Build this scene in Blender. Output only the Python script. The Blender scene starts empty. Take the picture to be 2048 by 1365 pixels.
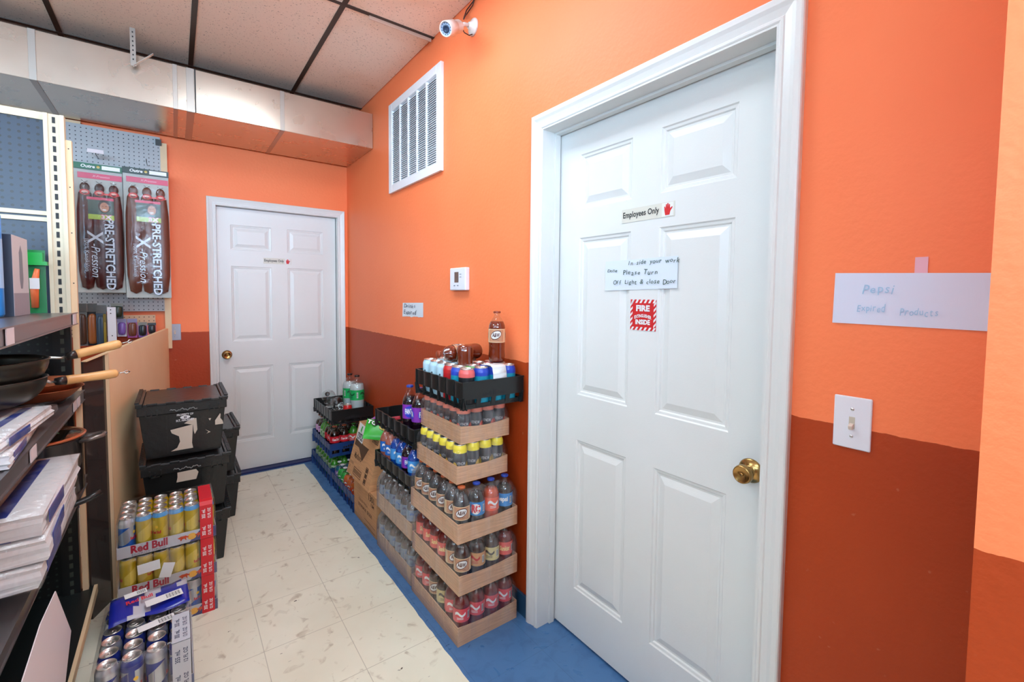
import bpy, math, random
from mathutils import Matrix, Vector
random.seed(7)
S = bpy.context.scene
COL = S.collection
PI = math.pi

# ------------------------------------------------------------------ camera
W, H = 2048.0, 1365.0
CX, CY, CZ, YAW, PIT, ROL, F, PX, PY = -1.1915, -3.984, 1.3894, 0.6396, -0.0509, 0.0098, 910.65, 2.886, -44.318
fw = Vector((math.sin(YAW) * math.cos(PIT), math.cos(YAW) * math.cos(PIT), math.sin(PIT)))
rt = Vector((math.cos(YAW), -math.sin(YAW), 0))
up = rt.cross(fw)
r2 = math.cos(ROL) * rt + math.sin(ROL) * up
u2 = -math.sin(ROL) * rt + math.cos(ROL) * up
cam = bpy.data.cameras.new('camera')
cam.sensor_width = 36.0
cam.lens = F * 36.0 / W
cam.shift_x = -PX / W
cam.shift_y = PY / W
cam.clip_start = 0.05
co = bpy.data.objects.new('camera', cam)
COL.objects.link(co)
M = Matrix.Identity(4)
for i in range(3):
    M[i][0] = r2[i]; M[i][1] = u2[i]; M[i][2] = -fw[i]
M[0][3], M[1][3], M[2][3] = CX, CY, CZ
co.matrix_world = M
S.camera = co

# ------------------------------------------------------------------ light + exposure
S.view_settings.view_transform = 'Standard'
S.view_settings.look = 'None'
S.view_settings.gamma = 1
S.view_settings.use_curve_mapping = False
S.view_settings.exposure = 0.0
wd = bpy.data.worlds.new('world'); S.world = wd; wd.use_nodes = True
wd.node_tree.nodes['Background'].inputs[0].default_value = (0.75, 0.87, 1.0, 1)
wd.node_tree.nodes['Background'].inputs[1].default_value = 0.8
FIXTURE = 16.5                       # emission of the ceiling fixtures' diffusers
def area(name, loc, rot, sx, sy, power, color):
    l = bpy.data.lights.new(name, 'AREA'); l.shape = 'RECTANGLE'; l.size = sx; l.size_y = sy
    l.energy = power; l.color = color
    o = bpy.data.objects.new(name, l); o.location = loc; o.rotation_euler = rot; COL.objects.link(o); return o
# daylight through the shop front behind the camera
area('shopfront_daylight', (-2.6, -7.9, 2.05), (PI / 2, 0, 0), 4.2, 1.1, 430, (0.50, 0.74, 1.0))
area('added_side_blue_fill', (-4.8, -4.6, 2.1), (0, -PI / 2, 0), 1.0, 3.0, 85, (0.34, 0.66, 1.0))  # added blue fill from the left; the left wall has no window
S.cycles.max_bounces = 10
S.cycles.transparent_max_bounces = 24
S.cycles.sample_clamp_indirect = 6.0
S.cycles.caustics_reflective = False
S.cycles.caustics_refractive = False

# ------------------------------------------------------------------ materials
MATS = {}
def s2l(c):
    return tuple(((x / 255) / 12.92 if x / 255 <= .04045 else ((x / 255 + .055) / 1.055) ** 2.4) for x in c)
def mat(name, rgb, rough=.5, metal=0., spec=.5, coat=0., emit=None, estr=1., bump=None, var=None):
    """rgb in 0..255 display values"""
    if name in MATS: return MATS[name]
    m = bpy.data.materials.new(name); m.use_nodes = True; nt = m.node_tree
    b = nt.nodes['Principled BSDF']
    c = s2l(rgb) + (1,)
    b.inputs['Base Color'].default_value = c
    b.inputs['Roughness'].default_value = rough
    b.inputs['Metallic'].default_value = metal
    b.inputs['Specular IOR Level'].default_value = spec
    b.inputs['Coat Weight'].default_value = coat
    if emit: b.inputs['Emission Color'].default_value = s2l(emit) + (1,); b.inputs['Emission Strength'].default_value = estr
    if bump or var:
        tc = nt.nodes.new('ShaderNodeTexCoord')
    if bump:
        n = nt.nodes.new('ShaderNodeTexNoise'); n.inputs['Scale'].default_value = bump[0]; n.inputs['Detail'].default_value = 5
        bp = nt.nodes.new('ShaderNodeBump'); bp.inputs['Strength'].default_value = bump[1]; bp.inputs['Distance'].default_value = .01
        nt.links.new(tc.outputs['Object'], n.inputs['Vector']); nt.links.new(n.outputs[0], bp.inputs['Height']); nt.links.new(bp.outputs[0], b.inputs['Normal'])
    if var:                                     # (scale, rgb2, lo, hi)
        n = nt.nodes.new('ShaderNodeTexNoise'); n.inputs['Scale'].default_value = var[0]; n.inputs['Detail'].default_value = 6
        r = nt.nodes.new('ShaderNodeValToRGB'); r.color_ramp.elements[0].position = var[2]; r.color_ramp.elements[1].position = var[3]
        r.color_ramp.elements[0].color = s2l(var[1]) + (1,); r.color_ramp.elements[1].color = c
        nt.links.new(tc.outputs['Object'], n.inputs['Vector']); nt.links.new(n.outputs[0], r.inputs[0]); nt.links.new(r.outputs[0], b.inputs['Base Color'])
    MATS[name] = m
    return m
def clear(name, tint=(1, 1, 1), gloss=.10, rough=.06, streak=None, white=0.0, scale=(1, 1, 1)):
    """thin clear plastic: transparent with a glossy sheen that grows towards grazing angles"""
    if name in MATS: return MATS[name]
    m = bpy.data.materials.new(name); m.use_nodes = True; nt = m.node_tree; N = nt.nodes; L = nt.links
    for n in list(N): N.remove(n)
    out = N.new('ShaderNodeOutputMaterial'); tr = N.new('ShaderNodeBsdfTransparent'); tr.inputs[0].default_value = tuple(tint) + (1,)
    gl = N.new('ShaderNodeBsdfGlossy'); gl.inputs['Roughness'].default_value = rough; gl.inputs[0].default_value = (1, 1, 1, 1)
    fr = N.new('ShaderNodeLayerWeight'); fr.inputs[0].default_value = .12
    mr = N.new('ShaderNodeMapRange'); mr.inputs[3].default_value = gloss; mr.inputs[4].default_value = .6
    L.new(fr.outputs['Facing'], mr.inputs[0])
    mx = N.new('ShaderNodeMixShader'); L.new(mr.outputs[0], mx.inputs[0]); L.new(tr.outputs[0], mx.inputs[1]); L.new(gl.outputs[0], mx.inputs[2])
    last = mx
    if streak:
        tc = N.new('ShaderNodeTexCoord'); mp = N.new('ShaderNodeMapping'); mp.inputs['Scale'].default_value = scale
        n = N.new('ShaderNodeTexNoise'); n.inputs['Scale'].default_value = streak; n.inputs['Detail'].default_value = 6; n.inputs['Distortion'].default_value = .6
        L.new(tc.outputs['Object'], mp.inputs[0]); L.new(mp.outputs[0], n.inputs['Vector'])
        bp = N.new('ShaderNodeBump'); bp.inputs['Strength'].default_value = .8; bp.inputs['Distance'].default_value = .01
        L.new(n.outputs[0], bp.inputs['Height']); L.new(bp.outputs[0], gl.inputs['Normal'])
        df = N.new('ShaderNodeBsdfDiffuse'); df.inputs[0].default_value = (.9, .9, .92, 1)
        rp = N.new('ShaderNodeMapRange'); rp.inputs[1].default_value = .45; rp.inputs[2].default_value = .8; rp.inputs[3].default_value = white * .4; rp.inputs[4].default_value = white + .16
        L.new(n.outputs[0], rp.inputs[0])
        m2 = N.new('ShaderNodeMixShader'); L.new(rp.outputs[0], m2.inputs[0]); L.new(mx.outputs[0], m2.inputs[1]); L.new(df.outputs[0], m2.inputs[2]); last = m2
    L.new(last.outputs[0], out.inputs[0])
    MATS[name] = m
    return m
def math_node(nt, op, a, b=None):
    n = nt.nodes.new('ShaderNodeMath'); n.operation = op
    for i, v in enumerate((a, b)):
        if v is None: continue
        if isinstance(v, (int, float)): n.inputs[i].default_value = v
        else: nt.links.new(v, n.inputs[i])
    return n.outputs[0]
def mixc(nt, fac, a, b):
    n = nt.nodes.new('ShaderNodeMix'); n.data_type = 'RGBA'
    for i, v in ((0, fac), (6, a), (7, b)):
        if isinstance(v, (tuple, list)): n.inputs[i].default_value = tuple(v) + (1,)
        elif isinstance(v, (int, float)): n.inputs[i].default_value = v
        else: nt.links.new(v, n.inputs[i])
    return n.outputs[2]
def new_nodes(name, rough):
    m = bpy.data.materials.new(name); m.use_nodes = True; nt = m.node_tree
    b = nt.nodes['Principled BSDF']; b.inputs['Roughness'].default_value = rough
    tc = nt.nodes.new('ShaderNodeTexCoord'); sp = nt.nodes.new('ShaderNodeSeparateXYZ'); nt.links.new(tc.outputs['Object'], sp.inputs[0])
    MATS[name] = m
    return m, nt, b, tc, sp
def noise(nt, tc, scale, detail=4, vec=None, dist=0):
    n = nt.nodes.new('ShaderNodeTexNoise'); n.inputs['Scale'].default_value = scale; n.inputs['Detail'].default_value = detail; n.inputs['Distortion'].default_value = dist
    nt.links.new(vec if vec is not None else tc.outputs['Object'], n.inputs['Vector']); return n.outputs[0]
def maprange(nt, v, a, b, c, d):
    n = nt.nodes.new('ShaderNodeMapRange'); n.inputs[1].default_value = a; n.inputs[2].default_value = b; n.inputs[3].default_value = c; n.inputs[4].default_value = d
    nt.links.new(v, n.inputs[0]); return n.outputs[0]

ZB = 1.107                                   # height where the orange paint meets the brown paint
def wall_paint():
    m, nt, b, tc, sp = new_nodes('two_tone_wall_paint', .5)
    b.inputs['Specular IOR Level'].default_value = .3
    wob = maprange(nt, noise(nt, tc, 22, 3), .3, .7, -.0022, .0022)
    z = math_node(nt, 'ADD', sp.outputs[2], wob)
    f = math_node(nt, 'GREATER_THAN', z, ZB)
    n1 = noise(nt, tc, 1.6, 4)
    up_ = mixc(nt, maprange(nt, n1, .35, .65, 0, 1), s2l((255, 136, 86)), s2l((252, 130, 80)))
    lo_ = mixc(nt, maprange(nt, n1, .35, .65, 0, 1), s2l((178, 66, 22)), s2l((168, 60, 18)))
    sc = maprange(nt, noise(nt, tc, 38, 2), .71, .75, 0, .5)      # small scuffs on the brown
    lo2 = mixc(nt, sc, lo_, s2l((190, 110, 76)))
    nt.links.new(mixc(nt, f, lo2, up_), b.inputs['Base Color'])
    bp = nt.nodes.new('ShaderNodeBump'); bp.inputs['Strength'].default_value = .12; bp.inputs['Distance'].default_value = .01
    nt.links.new(noise(nt, tc, 60, 3), bp.inputs['Height']); nt.links.new(bp.outputs[0], b.inputs['Normal'])
    return m
def floor_tiles():
    m, nt, b, tc, sp = new_nodes('vinyl_floor_tiles', .32)
    def line(v, off, pitch, w):
        a = math_node(nt, 'DIVIDE', math_node(nt, 'ADD', v, off), pitch)
        fr = math_node(nt, 'FRACT', a)
        d = math_node(nt, 'MINIMUM', fr, math_node(nt, 'SUBTRACT', 1.0, fr))
        return math_node(nt, 'LESS_THAN', math_node(nt, 'MULTIPLY', d, pitch), w)
    lx = line(sp.outputs[0], 20 * .2935 + .357, .2935, .0013)
    ly = line(sp.outputs[1], 40 * .312 + .495, .312, .0013)
    ln = math_node(nt, 'MAXIMUM', lx, ly)
    n1 = noise(nt, tc, 3.2, 5); n2 = noise(nt, tc, 17, 5, dist=.8); n3 = noise(nt, tc, 60, 3, dist=1.2)
    base = mixc(nt, maprange(nt, n1, .35, .7, 0, 1), s2l((238, 234, 214)), s2l((228, 222, 200)))
    dirt = mixc(nt, maprange(nt, n2, .60, .74, 0, .55), base, s2l((158, 136, 104)))
    mp = nt.nodes.new('ShaderNodeMapping'); mp.inputs['Scale'].default_value = (9, 22, 1); mp.inputs['Rotation'].default_value = (0, 0, .5)
    nt.links.new(tc.outputs['Object'], mp.inputs[0])
    sc = noise(nt, tc, 2.6, 2, vec=mp.outputs[0], dist=.3)
    spk = math_node(nt, 'MULTIPLY', maprange(nt, sc, .73, .76, 0, 1), maprange(nt, n3, .42, .55, 0, 1))
    d2 = mixc(nt, spk, dirt, s2l((74, 60, 44)))
    wl = mixc(nt, math_node(nt, 'MULTIPLY', ln, .42), d2, s2l((120, 104, 80)))
    band = math_node(nt, 'MAXIMUM', math_node(nt, 'GREATER_THAN', math_node(nt, 'ADD', sp.outputs[0], maprange(nt, noise(nt, tc, 9, 2), .3, .7, -.003, .003)), -.372), math_node(nt, 'GREATER_THAN', sp.outputs[1], -.035))
    bl = mixc(nt, maprange(nt, n2, .5, .72, 0, .6), s2l((74, 116, 164)), s2l((58, 94, 138)))
    bl2 = mixc(nt, math_node(nt, 'MULTIPLY', ln, .3), bl, s2l((40, 62, 92)))
    bl3 = mixc(nt, math_node(nt, 'MULTIPLY', spk, .7), bl2, s2l((26, 40, 62)))
    bl4 = mixc(nt, maprange(nt, n3, .74, .78, 0, .6), bl3, s2l((180, 190, 200)))
    nt.links.new(mixc(nt, band, wl, bl4), b.inputs['Base Color'])
    nt.links.new(maprange(nt, n2, .3, .7, .26, .48), b.inputs['Roughness'])
    return m
def ceiling_mat():
    m, nt, b, tc, sp = new_nodes('mineral_ceiling_tile', .9)
    n1 = noise(nt, tc, 130, 2); n2 = noise(nt, tc, 2.2, 3); n3 = noise(nt, tc, 240, 1)
    base = mixc(nt, maprange(nt, n2, .60, .75, 0, .45), s2l((252, 230, 212)), s2l((234, 196, 160)))
    c = mixc(nt, maprange(nt, n1, .64, .69, 0, .6), base, s2l((120, 96, 78)))
    nt.links.new(c, b.inputs['Base Color'])
    return m
def pegboard_mat(name, rgb, hole, pitch, rad, ox, oz, rough=.5, ax=0):
    m, nt, b, tc, sp = new_nodes(name, rough)
    def cell(v, off):
        f = math_node(nt, 'FRACT', math_node(nt, 'DIVIDE', math_node(nt, 'ADD', v, off), pitch))
        return math_node(nt, 'MULTIPLY', math_node(nt, 'SUBTRACT', f, .5), pitch)
    dx = cell(sp.outputs[ax], 10 + ox); dz = cell(sp.outputs[2], oz)
    r = math_node(nt, 'SQRT', math_node(nt, 'ADD', math_node(nt, 'MULTIPLY', dx, dx), math_node(nt, 'MULTIPLY', dz, dz)))
    f = math_node(nt, 'LESS_THAN', r, rad)
    nt.links.new(mixc(nt, f, s2l(rgb), s2l(hole)), b.inputs['Base Color'])
    return m
def metal_duct():
    m, nt, b, tc, sp = new_nodes('galvanized_sheet', .3)
    b.inputs['Metallic'].default_value = .92
    n = noise(nt, tc, 9, 3)
    nt.links.new(mixc(nt, maprange(nt, n, .3, .7, 0, 1), s2l((210, 196, 180)), s2l((214, 200, 184))), b.inputs['Base Color'])
    nt.links.new(maprange(nt, n, .3, .7, .27, .285), b.inputs['Roughness'])
    return m
def cardboard(name, rgb):
    m, nt, b, tc, sp = new_nodes(name, .75)
    mp = nt.nodes.new('ShaderNodeMapping'); mp.inputs['Scale'].default_value = (1, 1, 18); nt.links.new(tc.outputs['Object'], mp.inputs[0])
    n = noise(nt, tc, 12, 4, vec=mp.outputs[0])
    d = tuple(int(c * .9) for c in rgb)
    nt.links.new(mixc(nt, maprange(nt, n, .35, .65, 0, 1), s2l(rgb), s2l(d)), b.inputs['Base Color'])
    return m
def can_lid_metal(): return mat('brushed_aluminium', (214, 212, 208), .28, .9)
M_WALL = wall_paint(); M_FLOOR = floor_tiles(); M_CEIL = ceiling_mat(); M_DUCT = metal_duct()
M_WHITE = mat('white_gloss_paint', (226, 226, 224), .32, bump=(180, .04), var=(2.5, (221, 221, 218), .3, .7))
M_CARD = cardboard('tray_cardboard', (222, 172, 134)); M_BOX = cardboard('kraft_box', (212, 156, 108)); M_CARDIN = cardboard('tray_cardboard_inside', (164, 122, 92))
M_BLK = mat('black_crate_plastic', (26, 27, 27), .30)
M_TOTE = mat('black_tote_plastic', (26, 27, 27), .3, bump=(40, .15))
M_BLUEP = mat('blue_crate_plastic', (30, 62, 118), .35)
M_BRASS = mat('antique_brass', (176, 140, 86), .2, 1.)
M_ALU = can_lid_metal()
M_CLEAR = clear('clear_bottle_plastic', (.93, .95, .95), .035, .05)
M_FILM = clear('shrink_film', (.97, .97, .97), .02, .12, streak=5, white=.0, scale=(6, 6, 1.3))
M_FILMHEAVY = clear('creased_shrink_film', (.9, .92, .93), .09, .15, streak=7, white=.13, scale=(7, 7, 1.6))
M_PAPER = mat('white_paper', (226, 226, 226), .7)
M_BLACKINK = mat('black_ink', (24, 24, 26), .6)
M_DARK = mat('dark_bronze_bar', (56, 44, 36), .5)

# ------------------------------------------------------------------ mesh helpers
_GL = {}
def glyph(s, bold=0., shear=0.):
    k = (s, bold, shear)
    if k in _GL: return _GL[k]
    cu = bpy.data.curves.new('t', 'FONT'); cu.body = s; cu.size = 1; cu.offset = bold; cu.shear = shear; cu.resolution_u = 2; cu.align_x = 'CENTER'; cu.align_y = 'CENTER'
    o = bpy.data.objects.new('t', cu)
    me = bpy.data.meshes.new_from_object(o)
    vs = [(v.co.x, v.co.y) for v in me.vertices]; fs = [tuple(p.vertices) for p in me.polygons]
    bpy.data.objects.remove(o); bpy.data.curves.remove(cu); bpy.data.meshes.remove(me)
    _GL[k] = (vs, fs)
    return _GL[k]
class MB:
    def __init__(s): s.v = []; s.f = []; s.m = []; s.sm = []
    def add(s, vs, fs, mi=0, smooth=False):
        o = len(s.v); s.v += [tuple(p) for p in vs]
        for f in fs: s.f.append(tuple(i + o for i in f)); s.m.append(mi); s.sm.append(smooth)
        return s
    def box(s, x0, x1, y0, y1, z0, z1, mi=0, mx=None):
        vs = [(x, y, z) for x in (x0, x1) for y in (y0, y1) for z in (z0, z1)]
        if mx is not None: vs = [tuple(mx @ Vector(p)) for p in vs]
        return s.add(vs, [(0, 1, 3, 2), (4, 6, 7, 5), (0, 4, 5, 1), (2, 3, 7, 6), (0, 2, 6, 4), (1, 5, 7, 3)], mi)
    def bar(s, a, b, w, h=None, mi=0, upv=(0, 0, 1)):
        a = Vector(a); b = Vector(b); h = h or w; d = (b - a); L = d.length; d.normalize(); u = Vector(upv)
        if abs(d.dot(u)) > .98: u = Vector((1, 0, 0))
        r = d.cross(u).normalized(); u = r.cross(d)
        mx = Matrix(((r.x, d.x, u.x, a.x), (r.y, d.y, u.y, a.y), (r.z, d.z, u.z, a.z), (0, 0, 0, 1)))
        return s.box(-w / 2, w / 2, 0, L, -h / 2, h / 2, mi, mx)
    def lathe(s, prof, n=20, mi=0, mx=None, cap0=False, cap1=False, a0=0, a1=2 * PI, smooth=True, sx=None):
        full = abs(a1 - a0 - 2 * PI) < 1e-6; m = n if full else n + 1
        vs = []
        for (r, z) in prof:
            for i in range(m):
                t = a0 + (a1 - a0) * i / n
                vs.append((r * math.cos(t), r * math.sin(t), z))
        if mx is not None: vs = [tuple(mx @ Vector(p)) for p in vs]
        fs = []
        for j in range(len(prof) - 1):
            for i in range(n):
                k = (i + 1) % m
                fs.append((j * m + i, j * m + k, (j + 1) * m + k, (j + 1) * m + i))
        s.add(vs, fs, mi, smooth)
        o = len(s.v) - len(vs)
        if cap0: s.f.append(tuple(o + i for i in reversed(range(m)))); s.m.append(mi); s.sm.append(False)
        if cap1: s.f.append(tuple(o + (len(prof) - 1) * m + i for i in range(m))); s.m.append(mi); s.sm.append(False)
        return s
    def tube(s, pts, r, n=8, mi=0):
        pts = [Vector(p) for p in pts]; vs = []; prev = None
        rr = r if isinstance(r, (list, tuple)) else [r] * len(pts)
        for i, p in enumerate(pts):
            d = (pts[min(i + 1, len(pts) - 1)] - pts[max(i - 1, 0)]).normalized()
            u = prev if prev is not None else (Vector((0, 0, 1)) if abs(d.z) < .9 else Vector((1, 0, 0)))
            a = d.cross(u).normalized(); u = a.cross(d).normalized(); prev = u
            for k in range(n):
                t = 2 * PI * k / n; vs.append(tuple(p + a * math.cos(t) * rr[i] + u * math.sin(t) * rr[i]))
        fs = [(j * n + i, j * n + (i + 1) % n, (j + 1) * n + (i + 1) % n, (j + 1) * n + i) for j in range(len(pts) - 1) for i in range(n)]
        fs += [tuple(reversed(range(n))), tuple((len(pts) - 1) * n + i for i in range(n))]
        return s.add(vs, fs, mi, True)
    def poly(s, pts, th, O, U, V, mi=0):
        """outline pts (u,v) on the plane O,U,V, given thickness th along the normal"""
        O = Vector(O); U = Vector(U).normalized(); V = Vector(V).normalized(); N = U.cross(V).normalized(); n = len(pts)
        a = [tuple(O + U * p[0] + V * p[1] + N * th) for p in pts]; b = [tuple(O + U * p[0] + V * p[1]) for p in pts]
        return s.add(a + b, [tuple(range(n)), tuple(range(2 * n - 1, n - 1, -1))] + [((i + 1) % n, i, n + i, n + (i + 1) % n) for i in range(n)], mi)
    def text(s, t, size, O, U, V, mi=0, off=.0006, width=None, bold=.0, shear=0., squash=None):
        vs, fs = glyph(t, bold, shear)
        if not vs: return s
        O = Vector(O); U = Vector(U).normalized(); V = Vector(V).normalized(); N = U.cross(V)
        xs = [p[0] for p in vs]; ys = [p[1] for p in vs]; cx = (min(xs) + max(xs)) / 2; cy = (min(ys) + max(ys)) / 2
        kx = size
        if width: kx = width / (max(xs) - min(xs))
        return s.add([tuple(O + U * (x - cx) * kx + V * (y - cy) * size + N * off) for x, y in vs], fs, mi)
    def ctext(s, t, size, R, z, ang, mi=0, width=None, bold=0., shear=0., vert=False, off=.0005):
        """text wrapped round a cylinder of radius R about the z axis, centred at angle ang"""
        vs, fs = glyph(t, bold, shear)
        xs = [p[0] for p in vs]; ys = [p[1] for p in vs]; cx = (min(xs) + max(xs)) / 2; cy = (min(ys) + max(ys)) / 2
        kx = width / (max(xs) - min(xs)) if width else size
        o = []
        for x, y in vs:
            a, b = (x - cx) * kx, (y - cy) * size
            if vert: a, b = -b, a
            th = ang + a / R
            o.append(((R + off) * math.cos(th), (R + off) * math.sin(th), z + b))
        return s.add(o, fs, mi)
    def cpatch(s, R, z0, z1, a0, a1, mi=0, off=.0004, n=6):
        return s.lathe([(R + off, z0), (R + off, z1)], n, mi, a0=a0, a1=a1)
    def build(s, name, mats, parent=None, bevel=0., weld=False):
        me = bpy.data.meshes.new(name); me.from_pydata(s.v, [], s.f)
        mats = mats if isinstance(mats, (list, tuple)) else [mats]
        for m in mats: me.materials.append(m)
        me.polygons.foreach_set('material_index', s.m); me.polygons.foreach_set('use_smooth', s.sm)
        me.update()
        o = bpy.data.objects.new(name, me); COL.objects.link(o)
        if parent: o.parent = parent
        if bevel:
            b = o.modifiers.new('bevel', 'BEVEL'); b.width = bevel; b.segments = 2; b.limit_method = 'ANGLE'
        return o
def tag(o, label=None, cat=None, group=None, kind=None):
    if label: o['label'] = label
    if cat: o['category'] = cat
    if group: o['group'] = group
    if kind: o['kind'] = kind
    return o
def empty(name, loc=(0, 0, 0), rz=0, label=None, cat=None, group=None, kind=None):
    o = bpy.data.objects.new(name, None); o.empty_display_size = .05; COL.objects.link(o); o.location = loc; o.rotation_euler = (0, 0, rz)
    return tag(o, label, cat, group, kind)
KIDS = {}
def kids(o):
    if o.name not in KIDS: KIDS[o.name] = list(o.children)
    return KIDS[o.name]
def copy_tree(o, parent=None):
    c = o.copy(); COL.objects.link(c); c.parent = parent
    for ch in kids(o): copy_tree(ch, c)
    return c
USED = set()
def place(proto, loc, rz=0., label=None, group=None, rot=None, scale=None):
    """the first placement moves the source itself, later ones copy it with its parts"""
    o = proto if proto.name not in USED else copy_tree(proto)
    USED.add(proto.name); o.location = loc; o.rotation_euler = rot if rot else (0, 0, rz)
    if scale: o.scale = scale
    if label: o['label'] = label
    if group: o['group'] = group
    return o
X_, Y_, Z_ = (1, 0, 0), (0, 1, 0), (0, 0, 1)
def rotmx(loc, rx=0, ry=0, rz=0):
    return Matrix.Translation(loc) @ Matrix.Rotation(rz, 4, 'Z') @ Matrix.Rotation(ry, 4, 'Y') @ Matrix.Rotation(rx, 4, 'X')

# ------------------------------------------------------------------ setting
CEIL = 2.82
NY0, NY1, NZ = -2.572, -3.455, 2.052          # near door opening (y range, top)
FX0, FX1, FZ = -.945, -.075, 2.035            # far door opening
def struct(name, mb, m, label=None, bevel=0):
    return tag(mb.build(name, m, bevel=bevel), label, None, None, 'structure')
struct('floor', MB().box(-6, .13, -8.2, .13, -.05, 0), M_FLOOR, 'cream vinyl tile floor with a blue painted strip along the walls')
w = MB(); w.box(0, .12, NY0, .12, 0, 3.0); w.box(0, .12, -6, NY1, 0, 3.0); w.box(0, .12, NY1, NY0, NZ, 3.0)
struct('wall_right', w, M_WALL, 'orange over brown painted wall with the near door')
w = MB(); w.box(-6, FX0, 0, .12, 0, 3.0); w.box(FX1, 0, 0, .12, 0, 3.0); w.box(FX0, FX1, 0, .12, FZ, 3.0)
struct('wall_back', w, M_WALL, 'orange over brown painted end wall with the far door')
struct('wall_near', MB().box(-.465, 0, -6.0, -3.893, 0, 3.0), M_WALL, 'projecting orange painted wall corner at the right edge')
M_BEIGE = mat('beige_wall', (205, 196, 180), .6)
struct('wall_left', MB().box(-5.0, -4.9, -8, 0, 0, 3.0), M_BEIGE)
w = MB(); w.box(-5, -4.8, -8.1, -8.0, 0, 3); w.box(-.4, .1, -8.1, -8, 0, 3); w.box(-4.8, -.4, -8.1, -8, 0, .3); w.box(-4.8, -.4, -8.1, -8, 2.65, 3)
struct('wall_front', w, M_BEIGE)
struct('wall_side', MB().box(0, .12, -8.1, -6, 0, 3.0), M_BEIGE)
M_BASE = mat('blue_baseboard_paint', (38, 74, 104), .4)
struct('baseboard_right', MB().box(-.012, 0, NY0 + .058, 0, 0, .095).box(-.012, 0, -3.893, NY1 - .058, 0, .095), M_BASE, bevel=.002)
struct('baseboard_back', MB().box(-4.9, FX0 - .06, -.012, 0, 0, .095), M_BASE)
# suspended ceiling: tiles and bars
GX = [-.488 - .5905 * k for k in range(-1, 8)]
GY = [.83 - 1.22 * k for k in range(0, 9)]    # -.39, -1.61, -2.83 ...
LAMPS = [(1, 2), (1, 4), (5, 2), (5, 4)]      # cells (column, row) of light fixtures; the last three are added unseen for fill
c = MB()
for i in range(len(GX) - 1):
    for j in range(len(GY) - 1):
        if (i, j) in LAMPS: continue
        x1, x0 = min(GX[i], 0.), max(GX[i + 1], -4.9); y1, y0 = min(GY[j], 0.), GY[j + 1]
        if x1 - x0 < .02 or y1 - y0 < .02 or y0 < -8.2: continue
        c.box(x0 + .004, x1 - .004, y0 + .004, y1 - .004, CEIL, CEIL + .015)
c.box(-4.95, 0, -8.1, 0, CEIL + .2, CEIL + .25)
struct('ceiling', c, M_CEIL, 'suspended ceiling of speckled mineral tiles')
c = MB()
for x in GX[1:-1]: c.box(x - .0125, x + .0125, -8, 0, CEIL - .003, CEIL + .004)
for y in GY[1:-1]: c.box(-4.9, 0, y - .0125, y + .0125, CEIL - .0035, CEIL + .004)
struct('trim_1', c, M_DARK, 'dark bronze ceiling grid bars')
M_TUBE = mat('light_diffuser', (255, 255, 250), .5, emit=(226, 243, 255), estr=FIXTURE)
M_FRAMEW = mat('fixture_frame', (222, 216, 208), .4)
for k, (i, j) in enumerate(LAMPS):
    x1, x0, y1, y0 = GX[i] - .014, GX[i + 1] + .014, GY[j] - .014, GY[j + 1] + .014
    e = empty('ceiling_light', ((x0 + x1) / 2, (y0 + y1) / 2, CEIL), 0, ['recessed fluorescent ceiling light at the top edge above the aisle', 'added unseen ceiling fill light behind the viewer near the right wall', 'added unseen ceiling fill light over the shelves on the left', 'added unseen ceiling fill light behind the viewer on the left'][k], 'ceiling light')
    a, b = (x1 - x0) / 2, (y1 - y0) / 2
    f = MB()
    for (p, q, r, t) in ((-a, a, -b, -b + .035), (-a, a, b - .035, b), (-a, -a + .035, -b + .035, b - .035), (a - .035, a, -b + .035, b - .035)): f.box(p, q, r, t, -.004, .02)
    f.build('frame', M_FRAMEW, e)
    MB().box(-a + .035, a - .035, -b + .035, b - .035, .004, .012).build('diffuser', M_TUBE, e)
# bracket lying on the ceiling grid beside the camera
MB().box(-.36, -.012, -1.606, -1.602, CEIL - .022, CEIL - .004).build('ceiling_bracket', mat('pale_metal', (210, 180, 160), .4, .4))
tag(bpy.data.objects['ceiling_bracket'], 'pale perforated metal strip on the ceiling bar beside the security camera', 'bracket')

# unseen shelving rows added behind and left of the viewer to shade the lower walls
e = empty('added_shade_shelving', (-2.6, -5.7, 0), 0, 'added unseen shelving behind the viewer, blocking daylight from the lower walls', 'shelving')
MB().box(-1.9, 2.0, -.02, .02, 0, 1.62).build('back_panel', M_BEIGE, e); MB().box(-1.9, 2.0, -.35, .35, 0, .16).build('base', M_BEIGE, e)
for z in (.55, .95, 1.35): MB().box(-1.9, 2.0, -.30, .30, z, z + .02).build('shelf', M_BEIGE, e)

e = empty('added_shade_shelving', (-3.05, -4.5, 0), 0, 'added unseen shelving row left of the viewer, blocking the blue side light low down', 'shelving')  # second added row, keeps the side fill off the lower door
MB().box(-.02, .02, -.75, 1.2, 0, 1.62).build('back_panel', M_BEIGE, e); MB().box(-.35, .35, -.75, 1.2, 0, .16).build('base', M_BEIGE, e)
for z in (.55, .95, 1.35): MB().box(-.30, .30, -.75, 1.2, z, z + .02).build('shelf', M_BEIGE, e)

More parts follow.
